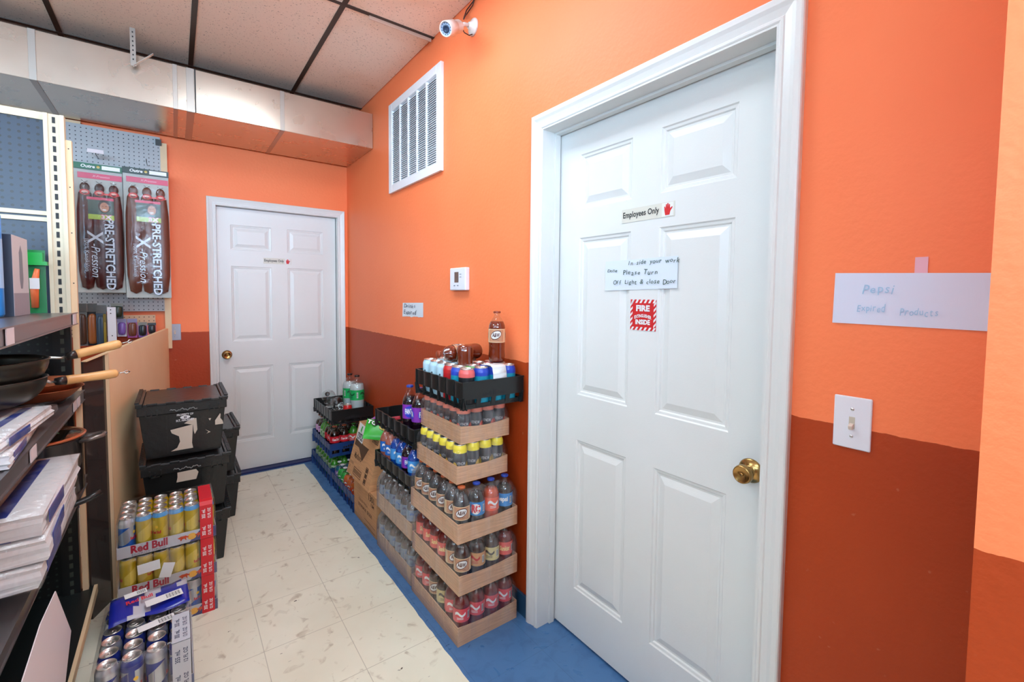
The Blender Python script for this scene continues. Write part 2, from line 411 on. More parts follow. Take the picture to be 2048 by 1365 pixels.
# moulded six panel door leaves
def door_leaf(width, z0, z1, cols, rows, O, U, N, th=.035):
    """O base point, U horizontal direction, N outward normal; rows/cols: panel extents"""
    mb = MB(); O = Vector(O); U = Vector(U); N = Vector(N); Z = Vector(Z_)
    P = lambda u, z, d: tuple(O + U * u + Z * z + N * d)
    us = [0] + [c for p in cols for c in p] + [width]; zs = [z0] + [c for p in rows for c in p] + [z1]
    flip = U.cross(Z).dot(N) < 0
    def q(a, b, c_, d): mb.add([a, b, c_, d], [(3, 2, 1, 0) if flip else (0, 1, 2, 3)])
    for i in range(len(us) - 1):
        for j in range(len(zs) - 1):
            u0, u1, a, b = us[i], us[i + 1], zs[j], zs[j + 1]
            if i % 2 == 1 and j % 2 == 1:
                rings = [(0, 0), (.004, -.004), (.012, -.005), (.016, -.009), (.022, -.009), (.045, -.001), (.047, -.001)]
                for k in range(len(rings) - 1):
                    (i0, d0), (i1, d1) = rings[k], rings[k + 1]
                    A = [P(u0 + i0, a + i0, d0), P(u1 - i0, a + i0, d0), P(u1 - i0, b - i0, d0), P(u0 + i0, b - i0, d0)]
                    B = [P(u0 + i1, a + i1, d1), P(u1 - i1, a + i1, d1), P(u1 - i1, b - i1, d1), P(u0 + i1, b - i1, d1)]
                    for e in range(4): q(A[e], A[(e + 1) % 4], B[(e + 1) % 4], B[e])
                i1, d1 = rings[-1]
                q(P(u0 + i1, a + i1, d1), P(u1 - i1, a + i1, d1), P(u1 - i1, b - i1, d1), P(u0 + i1, b - i1, d1))
            else: q(P(u0, a, 0), P(u1, a, 0), P(u1, b, 0), P(u0, b, 0))
    vs = [P(0, z0, 0), P(width, z0, 0), P(width, z1, 0), P(0, z1, 0), P(0, z0, -th), P(width, z0, -th), P(width, z1, -th), P(0, z1, -th)]
    mb.add(vs, [(4, 7, 6, 5), (0, 4, 5, 1), (1, 5, 6, 2), (2, 6, 7, 3), (3, 7, 4, 0)])
    return mb
def knob(O, N, parent, s=1.):
    z = Vector(N); q = Vector((0, 0, 1)).rotation_difference(z).to_matrix().to_4x4() if abs(z.z) < .9 else Matrix.Identity(4)
    mx = Matrix.Translation(O) @ (Vector((0, 0, 1)).rotation_difference(Vector(N)).to_matrix().to_4x4()) @ Matrix.Scale(s, 4)
    a = MB(); a.lathe([(.0335, 0), (.034, .002), (.031, .006), (.017, .010), (.0135, .012), (.0125, .026), (.017, .031), (.0245, .036), (.0258, .042), (.0245, .052), (.0225, .055), (.021, .0545), (.013, .051), (.006, .0505), (.0005, .0505)], 36, 0, mx)
    k = a.build('door_knob', M_BRASS, parent); k['label'] = 'brass door knob'
    b = MB(); b.lathe([(.0042, .0503), (.0042, .054), (.0005, .054)], 12, 0, mx); b.box(-.0006, .0006, -.003, .003, .054, .0543, 1, mx)
    b.build('key_cylinder', [M_BRASS, M_BLACKINK], k)
NU = Vector((0, -1, 0)); rows = [(.205, .818), (1.0, 1.617), (1.727, 1.937)]
d1 = struct('door_1', door_leaf(.868, .012, 2.046, [(.115, .365), (.481, .733)], rows, (.084, -2.582, 0), (0, -1, 0), (-1, 0, 0)), M_WHITE, 'white six panel door on the right with notices and a brass knob')
knob((.084, -3.383, .910), (-1, 0, 0), d1)
d2 = struct('door_2', door_leaf(.848, .018, 2.026, [(.088, .362), (.476, .748)], [(.236, .822), (1.018, 1.592), (1.715, 1.902)], (-.934, .05, 0), (1, 0, 0), (0, -1, 0)), M_WHITE, 'white six panel door at the far end of the aisle')
knob((-.884, .05, .922), (0, -1, 0), d2)
# casings with jambs
def casing(name, O, U, N, w_, zt, cw, depth, label, stop=.045):
    O = Vector(O); U = Vector(U); N = Vector(N); Z = Vector(Z_); mb = MB()
    P = lambda u, z, d: tuple(O + U * u + Z * z + N * d)
    prof = [(0, 0), (0, .010), (.004, .012), (.010, .012), (.013, .0095), (.030, .014), (.040, .0185), (cw - .006, .0195), (cw - .002, .018), (cw, .014), (cw, 0)]
    rings = []
    for (o, d) in prof: rings.append([P(-o, 0, d), P(-o, zt + o, d), P(w_ + o, zt + o, d), P(w_ + o, 0, d)])
    for k in range(len(rings) - 1):
        A, B = rings[k], rings[k + 1]
        for e in range(3): mb.add([A[e], A[e + 1], B[e + 1], B[e]], [(0, 1, 2, 3)])
    mb.add([r[0] for r in rings], [tuple(range(len(rings)))]); mb.add([r[3] for r in rings], [tuple(range(len(rings)))])
    def slab(u0, u1, z0, z1, d0, d1):
        vs = [P(u, z, d) for u in (u0, u1) for z in (z0, z1) for d in (d0, d1)]
        mb.add(vs, [(0, 1, 3, 2), (4, 6, 7, 5), (0, 4, 5, 1), (2, 3, 7, 6), (0, 2, 6, 4), (1, 5, 7, 3)])
    j = .006
    slab(0, j, 0, zt, -depth, .009); slab(w_ - j, w_, 0, zt, -depth, .009); slab(j, w_ - j, zt - j, zt, -depth, .009)
    s0 = -(depth - stop)
    if stop:
        slab(j, j + .009, 0, zt - j, s0, s0 + stop * .6); slab(w_ - j - .009, w_ - j, 0, zt - j, s0, s0 + stop * .6); slab(j + .009, w_ - j - .009, zt - j - .009, zt - j, s0, s0 + stop * .6)
    return struct(name, mb, M_WHITE, label)
casing('trim_2', (0, NY0, 0), (0, -1, 0), (-1, 0, 0), NY0 - NY1, NZ, .058, .12, 'white moulded casing round the near door', .042)
casing('trim_3', (FX0, 0, 0), (1, 0, 0), (0, -1, 0), FX1 - FX0, FZ, .05, .12, 'white moulded casing round the far door', .0)
struct('trim_4', MB().box(FX0, FX1, -.012, .10, 0, .014), mat('navy_threshold', (32, 40, 92), .5), 'dark blue threshold under the far door')
# rooms beyond the doors are closed off
struct('wall_5', MB().box(.2, .25, -6, .3, 0, 3), M_BEIGE); struct('wall_6', MB().box(-6, .25, .2, .25, 0, 3), M_BEIGE)

# ------------------------------------------------------------------ duct
du = empty('air_duct', (-2.4, -.36, 2.455), 0, 'galvanized sheet metal air duct running below the ceiling along the end wall', 'duct')
x0, x1, y0, y1, z0, z1 = -2.5, 2.398, -.28, .32, 0, .25
MB().box(x0, x1, y0, y1, z0, z1).build('duct_body', M_DUCT, du, .002)
M_SEAM = mat('galvanized_seam', (176, 166, 156), .4, .9)
for sx, ww in ((-1.74, .028), (-1.162, .022), (-1.09, .038), (-.60, .026), (-2.6, .03), (-3.4, .03)):
    a = sx + 2.4
    MB().box(a - ww / 2, a + ww / 2, y0 - .003, y0, -.003, z1 + .001).box(a - ww / 2, a + ww / 2, y0 - .003, y1 + .001, -.003, 0).build('seam_strip', M_SEAM, du, .001)
MB().box(-1.066 + 2.4 - .003, -1.066 + 2.4 + .003, y0 - .0045, y0, .0, z1).build('joint_gap', M_BLACKINK, du)
hs = empty('hanger_strap', (-1.343, -.7, 2.62), 0, 'perforated galvanized hanger strap bent up in front of the duct', 'strap')
s = MB(); s.bar((0, 0, .20), (0, 0, 0), .003, .024, 0, (1, 0, 0)); s.bar((0, .0, 0), (.086, 0, .088), .024, .003, 0, (-.7, 0, .7))
for k in range(7): s.box(-.003, .003, -.0022, .0022, .03 + k * .024, .038 + k * .024, 1)
for v in range(len(s.v)): pass
s.build('strap', [M_SEAM, M_BLACKINK], hs)

# ------------------------------------------------------------------ return grille on the right wall
vg = empty('vent_grille', (0, -1.362, 2.355), 0, 'white metal return air grille high on the orange wall', 'vent grille')
hw, hh = .372, .290
M_VENT = mat('vent_white_enamel', (232, 233, 236), .35)
f = MB()
f.box(-.020, 0, -hw, -hw + .055, -hh, hh); f.box(-.020, 0, hw - .055, hw, -hh, hh); f.box(-.020, 0, -hw + .055, hw - .055, -hh, -hh + .05); f.box(-.020, 0, -hw + .055, hw - .055, hh - .05, hh)
f.build('frame', M_VENT, vg, .003)
MB().box(-.003, -.001, -hw + .05, hw - .05, -hh + .045, hh - .045).build('backing', mat('vent_dark_backing', (176, 180, 190), .7), vg)
a = (2 * hw - .11) / 5
for k in range(1, 5): MB().box(-.0185, -.001, -hw + .055 + k * a - .006, -hw + .055 + k * a + .006, -hh + .05, hh - .05).build('mullion', M_VENT, vg)
for k in range(5):
    l = MB(); n = 38; yy0 = -hw + .055 + k * a + (.006 if k else 0); yy1 = yy0 + a - (.012 if 0 < k < 4 else .006)
    for i in range(n):
        z = -hh + .055 + i * (2 * hh - .11) / n
        l.add([(-.016, yy0, z - .002), (-.016, yy1, z - .002), (-.004, yy1, z + .013), (-.004, yy0, z + .013), (-.0148, yy0, z - .003), (-.0148, yy1, z - .003), (-.003, yy1, z + .012), (-.003, yy0, z + .012)], [(0, 1, 2, 3), (7, 6, 5, 4), (0, 4, 5, 1), (3, 2, 6, 7), (0, 3, 7, 4), (1, 5, 6, 2)])
    l.build('louvre_bank', M_VENT, vg)

# ------------------------------------------------------------------ security camera
sc = empty('security_camera', (0, -2.038, 2.685), 0, 'white bullet security camera mounted on the orange wall near the ceiling', 'security camera')
M_CAMW = mat('camera_white', (226, 220, 214), .3)
toX = Matrix.Rotation(-PI / 2, 4, 'Y')
MB().lathe([(.0005, .0), (.040, 0), (.041, .004), (.038, .010), (.026, .016), (.018, .022), (.015, .030), (.0005, .031)], 28, 0, toX).build('mount_base', M_CAMW, sc)
p0 = Vector((-.028, 0, 0)); bb = Vector((-.085, -.008, -.028)); front = Vector((-.205, -.070, -.112)) ; dr = (front - bb).normalized()
m_ = MB(); m_.tube([p0, p0 * .5 + bb * .5 + Vector((0, 0, .008)), bb], .009, 12); m_.build('swivel_arm', M_CAMW, sc)
mx = Matrix.Translation(bb) @ Vector((0, 0, 1)).rotation_difference(dr).to_matrix().to_4x4()
b = MB(); b.lathe([(.0005, -.005), (.018, -.004), (.026, .003), (.029, .012), (.029, .058), (.030, .060), (.0325, .061), (.0325, .130), (.031, .133), (.0285, .133), (.0285, .127)], 32, 0, mx); bd = b.build('camera_body', M_CAMW, sc)
MB().lathe([(.0292, .0585), (.0295, .0595), (.0292, .0605)], 32, 0, mx).build('body_seam', M_BLACKINK, bd)
MB().lathe([(.0285, .127), (.0005, .127)], 32, 0, mx).build('lens_ring', mat('camera_lens_ring', (150, 172, 200), .25), sc)
l = MB(); l.lathe([(.017, .1272), (.017, .129), (.011, .130), (.009, .128), (.0005, .1285)], 24, 0, mx)
for k in range(12): 
    t = k * PI / 6; l.lathe([(.0022, 0), (.0018, .0012), (.0003, .0012)], 8, 0, mx @ Matrix.Translation((.0225 * math.cos(t), .0225 * math.sin(t), .1272)))
l.build('lens', mat('camera_lens', (40, 56, 80), .1), sc)
cb = MB(); cb.tube([(-.07, 0, -.02), (-.055, -.004, -.045), (-.03, -.006, -.05), (-.008, -.002, -.035)], .0025, 8)
cb.tube([(-.06, -.005, .015), (-.04, .01, .05), (-.02, .04, .07), (-.012, .075, .075), (-.012, .05, .1), (-.010, .0, .112), (-.008, -.06, .13)], .003, 8)
cb.tube([(-.012, .075, .075), (-.010, .045, .085), (-.008, .0, .1), (-.008, -.03, .132)], .0028, 8)
cb.build('cable', mat('cable_dark', (60, 30, 26), .5), sc)

# ------------------------------------------------------------------ wall things
M_DEV = mat('device_white', (228, 228, 234), .35)
th = empty('thermostat', (0, -1.932, 1.472), 0, 'white wall thermostat with a small dark screen on the orange wall', 'thermostat')
MB().box(-.026, 0, -.080, .080, -.058, .058).build('housing', M_DEV, th, .005)
t = MB(); t.box(-.0265, -.026, -.012, .030, -.018, .036)
t.build('screen', mat('thermostat_screen', (108, 92, 84), .2), th)
b = MB()
for q in (.028, -.005): b.box(-.0285, -.026, q - .006, q + .006, -.036, -.031)
for q in (.024, .010): b.box(-.028, -.026, -.040, -.024, q - .0015, q + .0015)
b.build('buttons', mat('button_grey', (130, 134, 150), .5), th)

def switch(name, loc, N, label, s=1., nm=M_DEV):
    e = empty(name, loc, 0, label, 'light switch'); N = Vector(N)
    q = Matrix.Rotation(-PI / 2, 4, 'Z') if abs(N.x) > .5 else Matrix.Identity(4)   # plate built facing -Y
    a = MB(); a.box(-.035, .035, -.0055, 0, -.0575, .0575, 0, q); pl = a.build('wall_plate', nm, e, .0035)
    a = MB(); a.box(-.0055, .0055, -.006, -.0053, -.013, .013, 0, q); a.build('slot', mat('switch_slot', (196, 186, 168), .5), pl)
    a = MB(); a.box(-.0042, .0042, -.018, -.005, -.009, .001, 0, q @ Matrix.Rotation(.35, 4, 'X')); a.build('toggle', mat('switch_toggle', (222, 206, 190), .4), e, .0015)
    for z in (-.030, .030):
        a = MB(); a.lathe([(.0036, 0), (.0030, .0012), (.0003, .0014)], 14, 0, q @ Matrix.Translation((0, -.0055, z)) @ Matrix.Rotation(PI / 2, 4, 'X')); a.box(-.0028, .0028, -.0073, -.0068, z - .0004, z + .0004, 1, q); a.build('screw', [M_ALU, M_BLACKINK], pl)
    return e
switch('light_switch', (0, -3.637, 1.118), (-1, 0, 0), 'white toggle light switch below the handwritten expired sign')
switch('light_switch', (-1.196, 0, 1.110), (0, -1, 0), 'small grey light switch beside the far door casing', nm=mat('switch_grey', (170, 176, 190), .4))

M_PEN = mat('blue_green_pen', (96, 140, 150), .7); M_PENK = mat('dark_pen', (60, 84, 74), .7); M_PENF = mat('faint_blue_pen', (160, 196, 222), .7)
def hand(mb, s, size, O, U, V, mi, seed=0, width=None, shear=.15, off=.0016):
    """hand lettering: one glyph at a time with small wobbles"""
    rnd = random.Random(seed); O = Vector(O); U = Vector(U).normalized(); V = Vector(V).normalized(); N = U.cross(V)
    adv = []
    for ch in s: adv.append(.62 if ch == ' ' else (.32 if ch in 'il,.' else (.85 if ch in 'mwMW' else .60)))
    tot = sum(adv); kx = (width / tot) if width else size; x = -tot / 2
    for ch, a in zip(s, adv):
        if ch != ' ':
            vs, fs = glyph(ch, .004, shear); th_ = rnd.uniform(-.14, .14); sy = size * rnd.uniform(.86, 1.14); dy = rnd.uniform(-.10, .10) * size
            xs = [p[0] for p in vs]; cx = (min(xs) + max(xs)) / 2; o = []
            for (px, py) in vs:
                gx, gy = (px - cx) * kx * 1.1, py * sy
                gx, gy = gx * math.cos(th_) - gy * math.sin(th_), gx * math.sin(th_) + gy * math.cos(th_)
                o.append(tuple(O + U * ((x + a / 2) * kx + gx) + V * (gy + dy) + N * off))
            mb.add(o, fs, mi)
        x += a
def sheet(name, corners, m, label, cat, seedtorn=None, th=.0008):
    """thin paper sheet from 4 corners given as (top-left, top-right, bottom-right, bottom-left); local frame at the middle"""
    c = [Vector(p) for p in corners]; mid = sum(c, Vector()) / 4
    N = (c[1] - c[0]).cross(c[3] - c[0]).normalized(); N = -N
    e = empty(name, mid, 0, label, cat)
    rnd = random.Random(seedtorn or 1); top = []; bot = []
    n = 14
    for i in range(n + 1):
        t = i / n; top.append(c[0].lerp(c[1], t)); b = c[3].lerp(c[2], t)
        if seedtorn: b = b + Vector((0, 0, rnd.uniform(-.003, .003)))
        bot.append(b)
    mb = MB(); vs = []
    for i in range(n + 1):
        t = i / n; curl = N * (.0012 + .002 * (abs(t - .5) * 2) ** 6)
        for p in (top[i], bot[i]):
            for d in (0, th): vs.append(tuple(p - mid + (curl if p is bot[i] else N * .0012) + N * d))
    fs = []
    for i in range(n):
        a, b = i * 4, i * 4 + 4
        fs += [(a + 1, a + 3, b + 3, b + 1), (a, b, b + 2, a + 2), (a, a + 1, b + 1, b), (a + 2, b + 2, b + 3, a + 3)]
    fs += [(0, 2, 3, 1), (n * 4, n * 4 + 1, n * 4 + 3, n * 4 + 2)]
    mb.add(vs, fs); mb.build('paper', m, e)
    return e, N
M_NOTE = mat('note_paper', (214, 222, 232), .7)
XD = .084
# note on the near door
e, N = sheet('paper_note', [(XD, -2.836, 1.517), (XD, -3.136, 1.520), (XD, -3.137, 1.418), (XD, -2.838, 1.411)], M_NOTE, 'handwritten paper note taped across the near door below the employees sticker', 'note')
m_ = MB(); U = (0, -1, 0)
hand(m_, 'In side your work', .020, (-.0025, -.055, .040), U, Z_, 0, 3, .205)
hand(m_, 'Done', .017, (-.0025, .115, .016), U, Z_, 0, 4, .045)
hand(m_, 'Please Turn', .022, (-.0025, -.005, .006), U, Z_, 0, 5, .145)
hand(m_, 'Off Light & close Door', .021, (-.0035, -.020, -.027), U, Z_, 0, 6, .255)
m_.build('handwriting', M_PENK, e)
# employees only stickers
M_STK = mat('cream_sticker', (214, 210, 198), .45); M_RED = mat('sticker_red', (206, 36, 40), .45); M_REDD = mat('sticker_dark_red', (150, 60, 80), .5)
def hand_outline(mb, O, U, V, s, mi):
    O = Vector(O); U = Vector(U); V = Vector(V)
    pts = [(-.22, -.5), (.22, -.5), (.30, -.18), (.52, .12), (.48, .22), (.30, .08), (.27, .12), (.25, .42), (.15, .43), (.12, .12), (.09, .53), (-.02, .54), (-.04, .14), (-.07, .46), (-.17, .46), (-.18, .08), (-.24, .28), (-.33, .27), (-.30, -.1)]
    mb.poly([(p[0] * s, p[1] * s) for p in pts], .0005, O, U, V, mi)
def employees(loc, U, label, w_=.212, h_=.047):
    e = empty('door_sticker', loc, 0, label, 'sticker', 'employees only stickers'); U = Vector(U); N = U.cross(Vector(Z_))
    mb = MB(); mb.poly([(-w_ / 2, -h_ / 2), (w_ / 2, -h_ / 2), (w_ / 2, h_ / 2), (-w_ / 2, h_ / 2)], .001, (0, 0, 0), U, Z_, 0); mb.build('plate', M_STK, e)
    mb = MB(); mb.text('Employees Only', .028, U * (-w_ * .12) + N * .0012, U, Z_, 0, width=w_ * .70, bold=.018); mb.build('lettering', M_BLACKINK, e)
    mb = MB(); c_ = U * (w_ / 2 - .026)
    mb.poly([(-.021, -.0215), (.021, -.0215), (.021, .0215), (-.021, .0215)], .0004, c_ + N * .001, U, Z_, 0)
    hand_outline(mb, c_ + N * .0016, U, Z_, .036, 1); mb.build('hand_symbol', [M_PAPER, M_RED], e)
employees((XD - .0005, -3.013, 1.671), (0, -1, 0), 'Employees Only sticker with a red hand on the near door')
employees((-.53, .0495, 1.644), (1, 0, 0), 'Employees Only sticker with a red hand on the far door', .198, .045)
# fire extinguisher sticker
e = empty('fire_sticker', (XD - .0005, -3.007, 1.328), 0, 'red and white FIRE EXTINGUISHER INSIDE sticker on the near door', 'sticker')
U = Vector((0, -1, 0)); N = Vector((-1, 0, 0)); h = .0525
mb = MB(); mb.poly([(-h, -h), (h, -h), (h, h), (-h, h)], .001, (0, 0, 0), U, Z_, 0); mb.build('plate', M_RED, e)
mb = MB()
for k in range(6):
    a = -h + .002 + k * .0178
    mb.poly([(a, h - .012), (a + .008, h - .012), (min(a + .015, h), h), (a + .007, h)], .0004, N * .001, U, Z_, 0)
    mb.poly([(a, -h), (a + .008, -h), (min(a + .015, h), -h + .011), (a + .007, -h + .011)], .0004, N * .001, U, Z_, 0)
for k in range(5):
    a = -h + .010 + k * .0178
    for s_ in (-h, h - .009): mb.poly([(s_, a), (s_ + .009, a + .010), (s_ + .009, a + .018), (s_, a + .008)], .0004, N * .001, U, Z_, 0)
mb.build('stripes', M_PAPER, e)
mb = MB(); mb.text('FIRE', .027, N * .0012 + Vector((0, 0, .023)), U, Z_, 0, width=.056, bold=.05)
vs, fs = glyph('EXTINGUISHER', .035, 0); xs = [p[0] for p in vs]; cx = (min(xs) + max(xs)) / 2; k = .070 / (max(xs) - min(xs))
mb.add([tuple(N * .0018 + U * ((x - cx) * k) + Vector((0, 0, -.003 + y * .015 - 5.2 * ((x - cx) * k) ** 2))) for x, y in vs], fs, 0)
mb.text('INSIDE', .022, N * .0012 + Vector((0, 0, -.024)), U, Z_, 0, width=.060, bold=.05)
mb.build('lettering', M_PAPER, e)
# pepsi expired note, pink tape
e, N = sheet('paper_sign', [(0, -3.592, 1.447), (0, -3.842, 1.439), (0, -3.842, 1.333), (0, -3.591, 1.336)], mat('sign_paper', (214, 220, 238), .7), 'long white paper sign about expired products above the light switch', 'paper sign')
m_ = MB(); hand(m_, 'Pepsi', .026, (-.003, .045, .022), (0, -1, 0), Z_, 0, 8, .055); hand(m_, 'Expired', .022, (-.003, .056, -.019), (0, -1, 0), Z_, 0, 9, .050); hand(m_, 'Products', .022, (-.003, -.022, -.026), (0, -1, 0), Z_, 0, 10, .060)
m_.build('handwriting', M_PENF, e)
tp = MB(); tp.box(-.0015, -.0005, -3.748, -3.728, 1.440, 1.474); tag(tp.build('tape_strip', mat('pink_tape', (232, 176, 190), .5)), 'short pale pink tape strip above the expired products sign', 'tape')
e, N = sheet('paper_note', [(0, -1.178, 1.336), (0, -1.480, 1.342), (0, -1.484, 1.256), (0, -1.176, 1.246)], mat('note_paper_white', (216, 222, 228), .7), 'small torn white note taped on the orange wall below the grille', 'note', 5)
m_ = MB(); hand(m_, 'Drinks', .034, (-.003, .035, .022), (0, -1, 0), Z_, 0, 12, .17); hand(m_, 'Expired', .038, (-.003, .035, -.018), (0, -1, 0), Z_, 0, 13, .19)
m_.build('handwriting', mat('grey_pen', (90, 96, 110), .7), e)

# ------------------------------------------------------------------ drinks: one of each kind, copied later
def C(name, rgb, r=.3, **k): return mat(name, rgb, r, **k)
COLA = C('cola_liquid', (34, 14, 10), .12); ROOT = C('root_beer_liquid', (120, 40, 16), .12, coat=.3); ORANGE = C('orange_soda', (214, 78, 40), .15); GRAPE = C('grape_soda', (30, 14, 24), .12)
RED = C('red_soda', (120, 20, 24), .12); GREEN = C('green_bottle', (62, 150, 44), .14); WATERY = C('clear_soda', (196, 206, 206), .1); BLUE = C('blue_drink', (24, 78, 176), .12); PINKD = C('peach_drink', (196, 112, 96), .15)
DARKROOT = C('dark_root_beer', (58, 26, 18), .12); TEA = C('pale_amber_drink', (190, 156, 110), .15); GREYB = C('smoke_bottle', (58, 58, 62), .14)
def bottle(kind, liquid, labelc, capc, h=.228, r=.0345, level=.80, art=None, lz=(.40, .66), opaque=False, shell=True, dome=False, group=None):
    """soft drink bottle: clear body, drink, wrap-round label, screw cap"""
    e = empty(kind); e['category'] = 'bottle'
    neck = .0125 * (h / .228) ** .5
    pr = [(.0005, .006), (.45 * r, .002), (.62 * r, 0), (.86 * r, .003), (.97 * r, .012), (r, .030 * h / .228), (.965 * r, .13 * h + .022), (.975 * r, lz[0] * h - .004), (.99 * r, lz[0] * h), (.99 * r, lz[1] * h), (r, lz[1] * h + .004), (.97 * r, .72 * h), (.80 * r, .79 * h), (.56 * r, .855 * h), (neck * 1.08, .90 * h), (neck, .93 * h), (neck, .945 * h), (neck * 1.22, .947 * h), (neck * 1.22, .955 * h), (neck, .957 * h), (neck, .99 * h)]
    if dome: pr = [(.0005, .006), (.6 * r, 0), (.9 * r, .004), (r, .02), (.96 * r, .09), (r, .13), (r, lz[0] * h), (r, lz[1] * h), (r, .70 * h), (.9 * r, .78 * h), (.66 * r, .85 * h), (neck * 1.1, .91 * h), (neck, .93 * h), (neck, .945 * h), (neck * 1.25, .947 * h), (neck * 1.25, .956 * h), (neck, .957 * h), (neck, .99 * h)]
    if shell: MB().lathe(pr, 20).build('bottle_body', M_CLEAR, e)
    lq = []
    for (a, z) in pr:
        if z <= level * h: lq.append((max(a - .0012, .0004), z + .0006))
    # close the drink at its level
    for k in range(len(pr) - 1):
        if pr[k][1] <= level * h < pr[k + 1][1]:
            t = (level * h - pr[k][1]) / (pr[k + 1][1] - pr[k][1]); rr = pr[k][0] * (1 - t) + pr[k + 1][0] * t - .0012
            lq += [(rr, level * h), (.0004, level * h)]
    if liquid is not None: MB().lathe(lq, 20).build('drink', liquid, e)
    if labelc is not None:
        l = MB(); mats = [labelc]; R = r * 1.0; l.lathe([(R + .0003, lz[0] * h), (R + .0004, lz[1] * h)], 24)
        if art: mats += art(l, R + .0004, lz[0] * h, lz[1] * h)
        l.build('label', mats, e)
    c = MB(); c.lathe([(neck * 1.22, .962 * h), (neck * 1.26, .965 * h), (neck * 1.22, h - .001), (neck * 1.12, h), (.0005, h)], 18)
    for i in range(18):
        t = i * PI / 9; c.box(neck * 1.2, neck * 1.29, -.0006, .0006, .967 * h, h - .002, 0, Matrix.Rotation(t, 4, 'Z'))
    c.build('cap', capc, e)
    return e
def bars(l, R, z, ang, w_, hh_, mi, n=9):
    l.cpatch(R, z - hh_ / 2, z + hh_ / 2, ang - w_ / 2 / R, ang + w_ / 2 / R, mi, .0005)
    for k in range(n):
        a = ang + (-.42 + .84 * k / (n - 1)) * w_ / R; t = w_ * (.018 if k % 3 else .035) / R
        l.cpatch(R, z - hh_ * .42, z + hh_ * .42, a - t, a + t, mi + 1, .0008, 1)
def strips(l, R, ang, prof, mi, off):
    """curved patch: prof is a list of (x, z_low, z_high) along the circumference"""
    vs = []
    for x, z0, z1 in prof:
        for z in (z0, z1): vs.append(((R + off) * math.cos(ang + x / R), (R + off) * math.sin(ang + x / R), z))
    l.add(vs, [(2 * k, 2 * k + 2, 2 * k + 3, 2 * k + 1) for k in range(len(prof) - 1)], mi, True)
def ell(l, R, z, ang, a, b, mi, off=.0006, n=14, rot=0.):
    pr = []
    for k in range(n + 1):
        c = math.cos(PI * (1 - k / n)); x = a * c; h = b * math.sqrt(max(0, 1 - c * c)); pr.append((x, z + rot * x - h, z + rot * x + h))
    strips(l, R, ang, pr, mi, off)
CREAM = C('label_cream', (230, 200, 160)); TAN = C('label_tan', (196, 140, 106)); BROWN = C('ink_brown', (84, 40, 34)); WHITE = C('label_white', (226, 226, 226)); INKW = C('ink_white', (236, 236, 236)); REDL = C('label_red', (200, 30, 44))
def art_aw(l, R, a, b):
    m = (a + b) / 2; h = b - a
    for g in (0, PI):
        l.cpatch(R, a + .05 * h, b - .05 * h, g - .95, g + .95, 1, .0002, 10)
        ell(l, R, m + .06 * h, g, .024, .33 * h, 2, .0006, rot=.25); ell(l, R, m + .06 * h, g, .0215, .27 * h, 3, .0009, rot=.25)
        l.ctext('A&W', .42 * h, R, m + .06 * h, g, 2, width=.033, bold=.04, off=.0013)
        l.ctext('ROOT BEER', .10 * h, R, a + .20 * h, g, 2, width=.03, off=.0006)
        bars(l, R, m, g + PI / 2, .012, .5 * h, 3)
    return [TAN, BROWN, INKW, M_BLACKINK]
READ = {'RC', 'FANTA', 'pepsi', 'Coca-Cola', '7UP', 'Sunkist', 'VENOM', 'GT'}
def art_word(word, ink, back=None, extra=None, shear=0., size=.5, bold=.04, width=.044):
    def g2(l, R, a, b):
        h = b - a; m = (a + b) / 2; mats = [ink, INKW, M_BLACKINK] + ([back] if back else [])
        for g in (0, PI * 2 / 3, PI * 4 / 3):
            if back: ell(l, R, m, g, width * .6, h * .40, 4, .0003)
            if word in READ: l.ctext(word, size * h, R, m + .03 * h, g, 1, width=width, bold=bold, shear=shear, off=.0008)
            else:                # print too small or blurred to read: a swash and two rules
                strips(l, R, g, [(-.5 * width + .1 * width * k, m + (.05 + .10 * math.sin(k * .7)) * h - .05 * h, m + (.14 + .12 * math.sin(k * .7)) * h + .05 * h) for k in range(11)], 1, .0007)
                for q in (-.18, -.28): strips(l, R, g, [(-.3 * width + .1 * width * k, m + q * h, m + (q + .04) * h) for k in range(7)], 1, .0007)
        bars(l, R, m, PI / 3, .011, .55 * h, 2)
        return mats
    return g2
CAPO = C('cap_orange_brown', (176, 84, 44)); CAPB = C('cap_blue', (34, 66, 160)); CAPBR = C('cap_brown', (150, 66, 40)); CAPK = C('cap_black', (34, 26, 24)); CAPG = C('cap_green', (60, 130, 50)); CAPW = C('cap_white', (214, 216, 220)); CAPR = C('cap_red', (170, 30, 34))
P = {}
def kind(k, *a, **kw): P[k] = bottle(*a, **kw)
kind('aw', 'root_beer_bottle', DARKROOT, CREAM, CAPO, h=.208, art=art_aw)
kind('awclear', 'cream_soda_bottle', GREYB, CREAM, CAPO, h=.208, art=art_aw, level=.86)
kind('awbig', 'root_beer_bottle', ROOT, CREAM, CAPBR, h=.223, r=.0365, art=art_aw, level=.80)
kind('rc', 'cola_bottle', COLA, C('label_blue', (20, 130, 200)), CAPB, h=.208, art=art_word('RC', C('ink_red', (206, 30, 50)), INKW, width=.036, size=.75, bold=.07))
kind('fantaorange', 'orange_soda_bottle', ORANGE, C('label_orange', (236, 92, 60)), CAPB, h=.208, art=art_word('CRUSH', INKW))
kind('pepsi', 'cola_bottle', COLA, C('label_sky_blue', (60, 140, 210)), CAPB, h=.208, art=art_word('pepsi', INKW))
kind('redlabel', 'red_soda_bottle', RED, C('label_coral', (226, 76, 82)), CAPR, h=.208, art=art_word('Big Red', INKW, shear=.2))
kind('redlabel2', 'tropical_punch_bottle', RED, C('label_salmon', (230, 96, 88)), CAPR, h=.208, art=art_word('Sunkist', C('ink_cream', (250, 220, 150)), shear=.2))
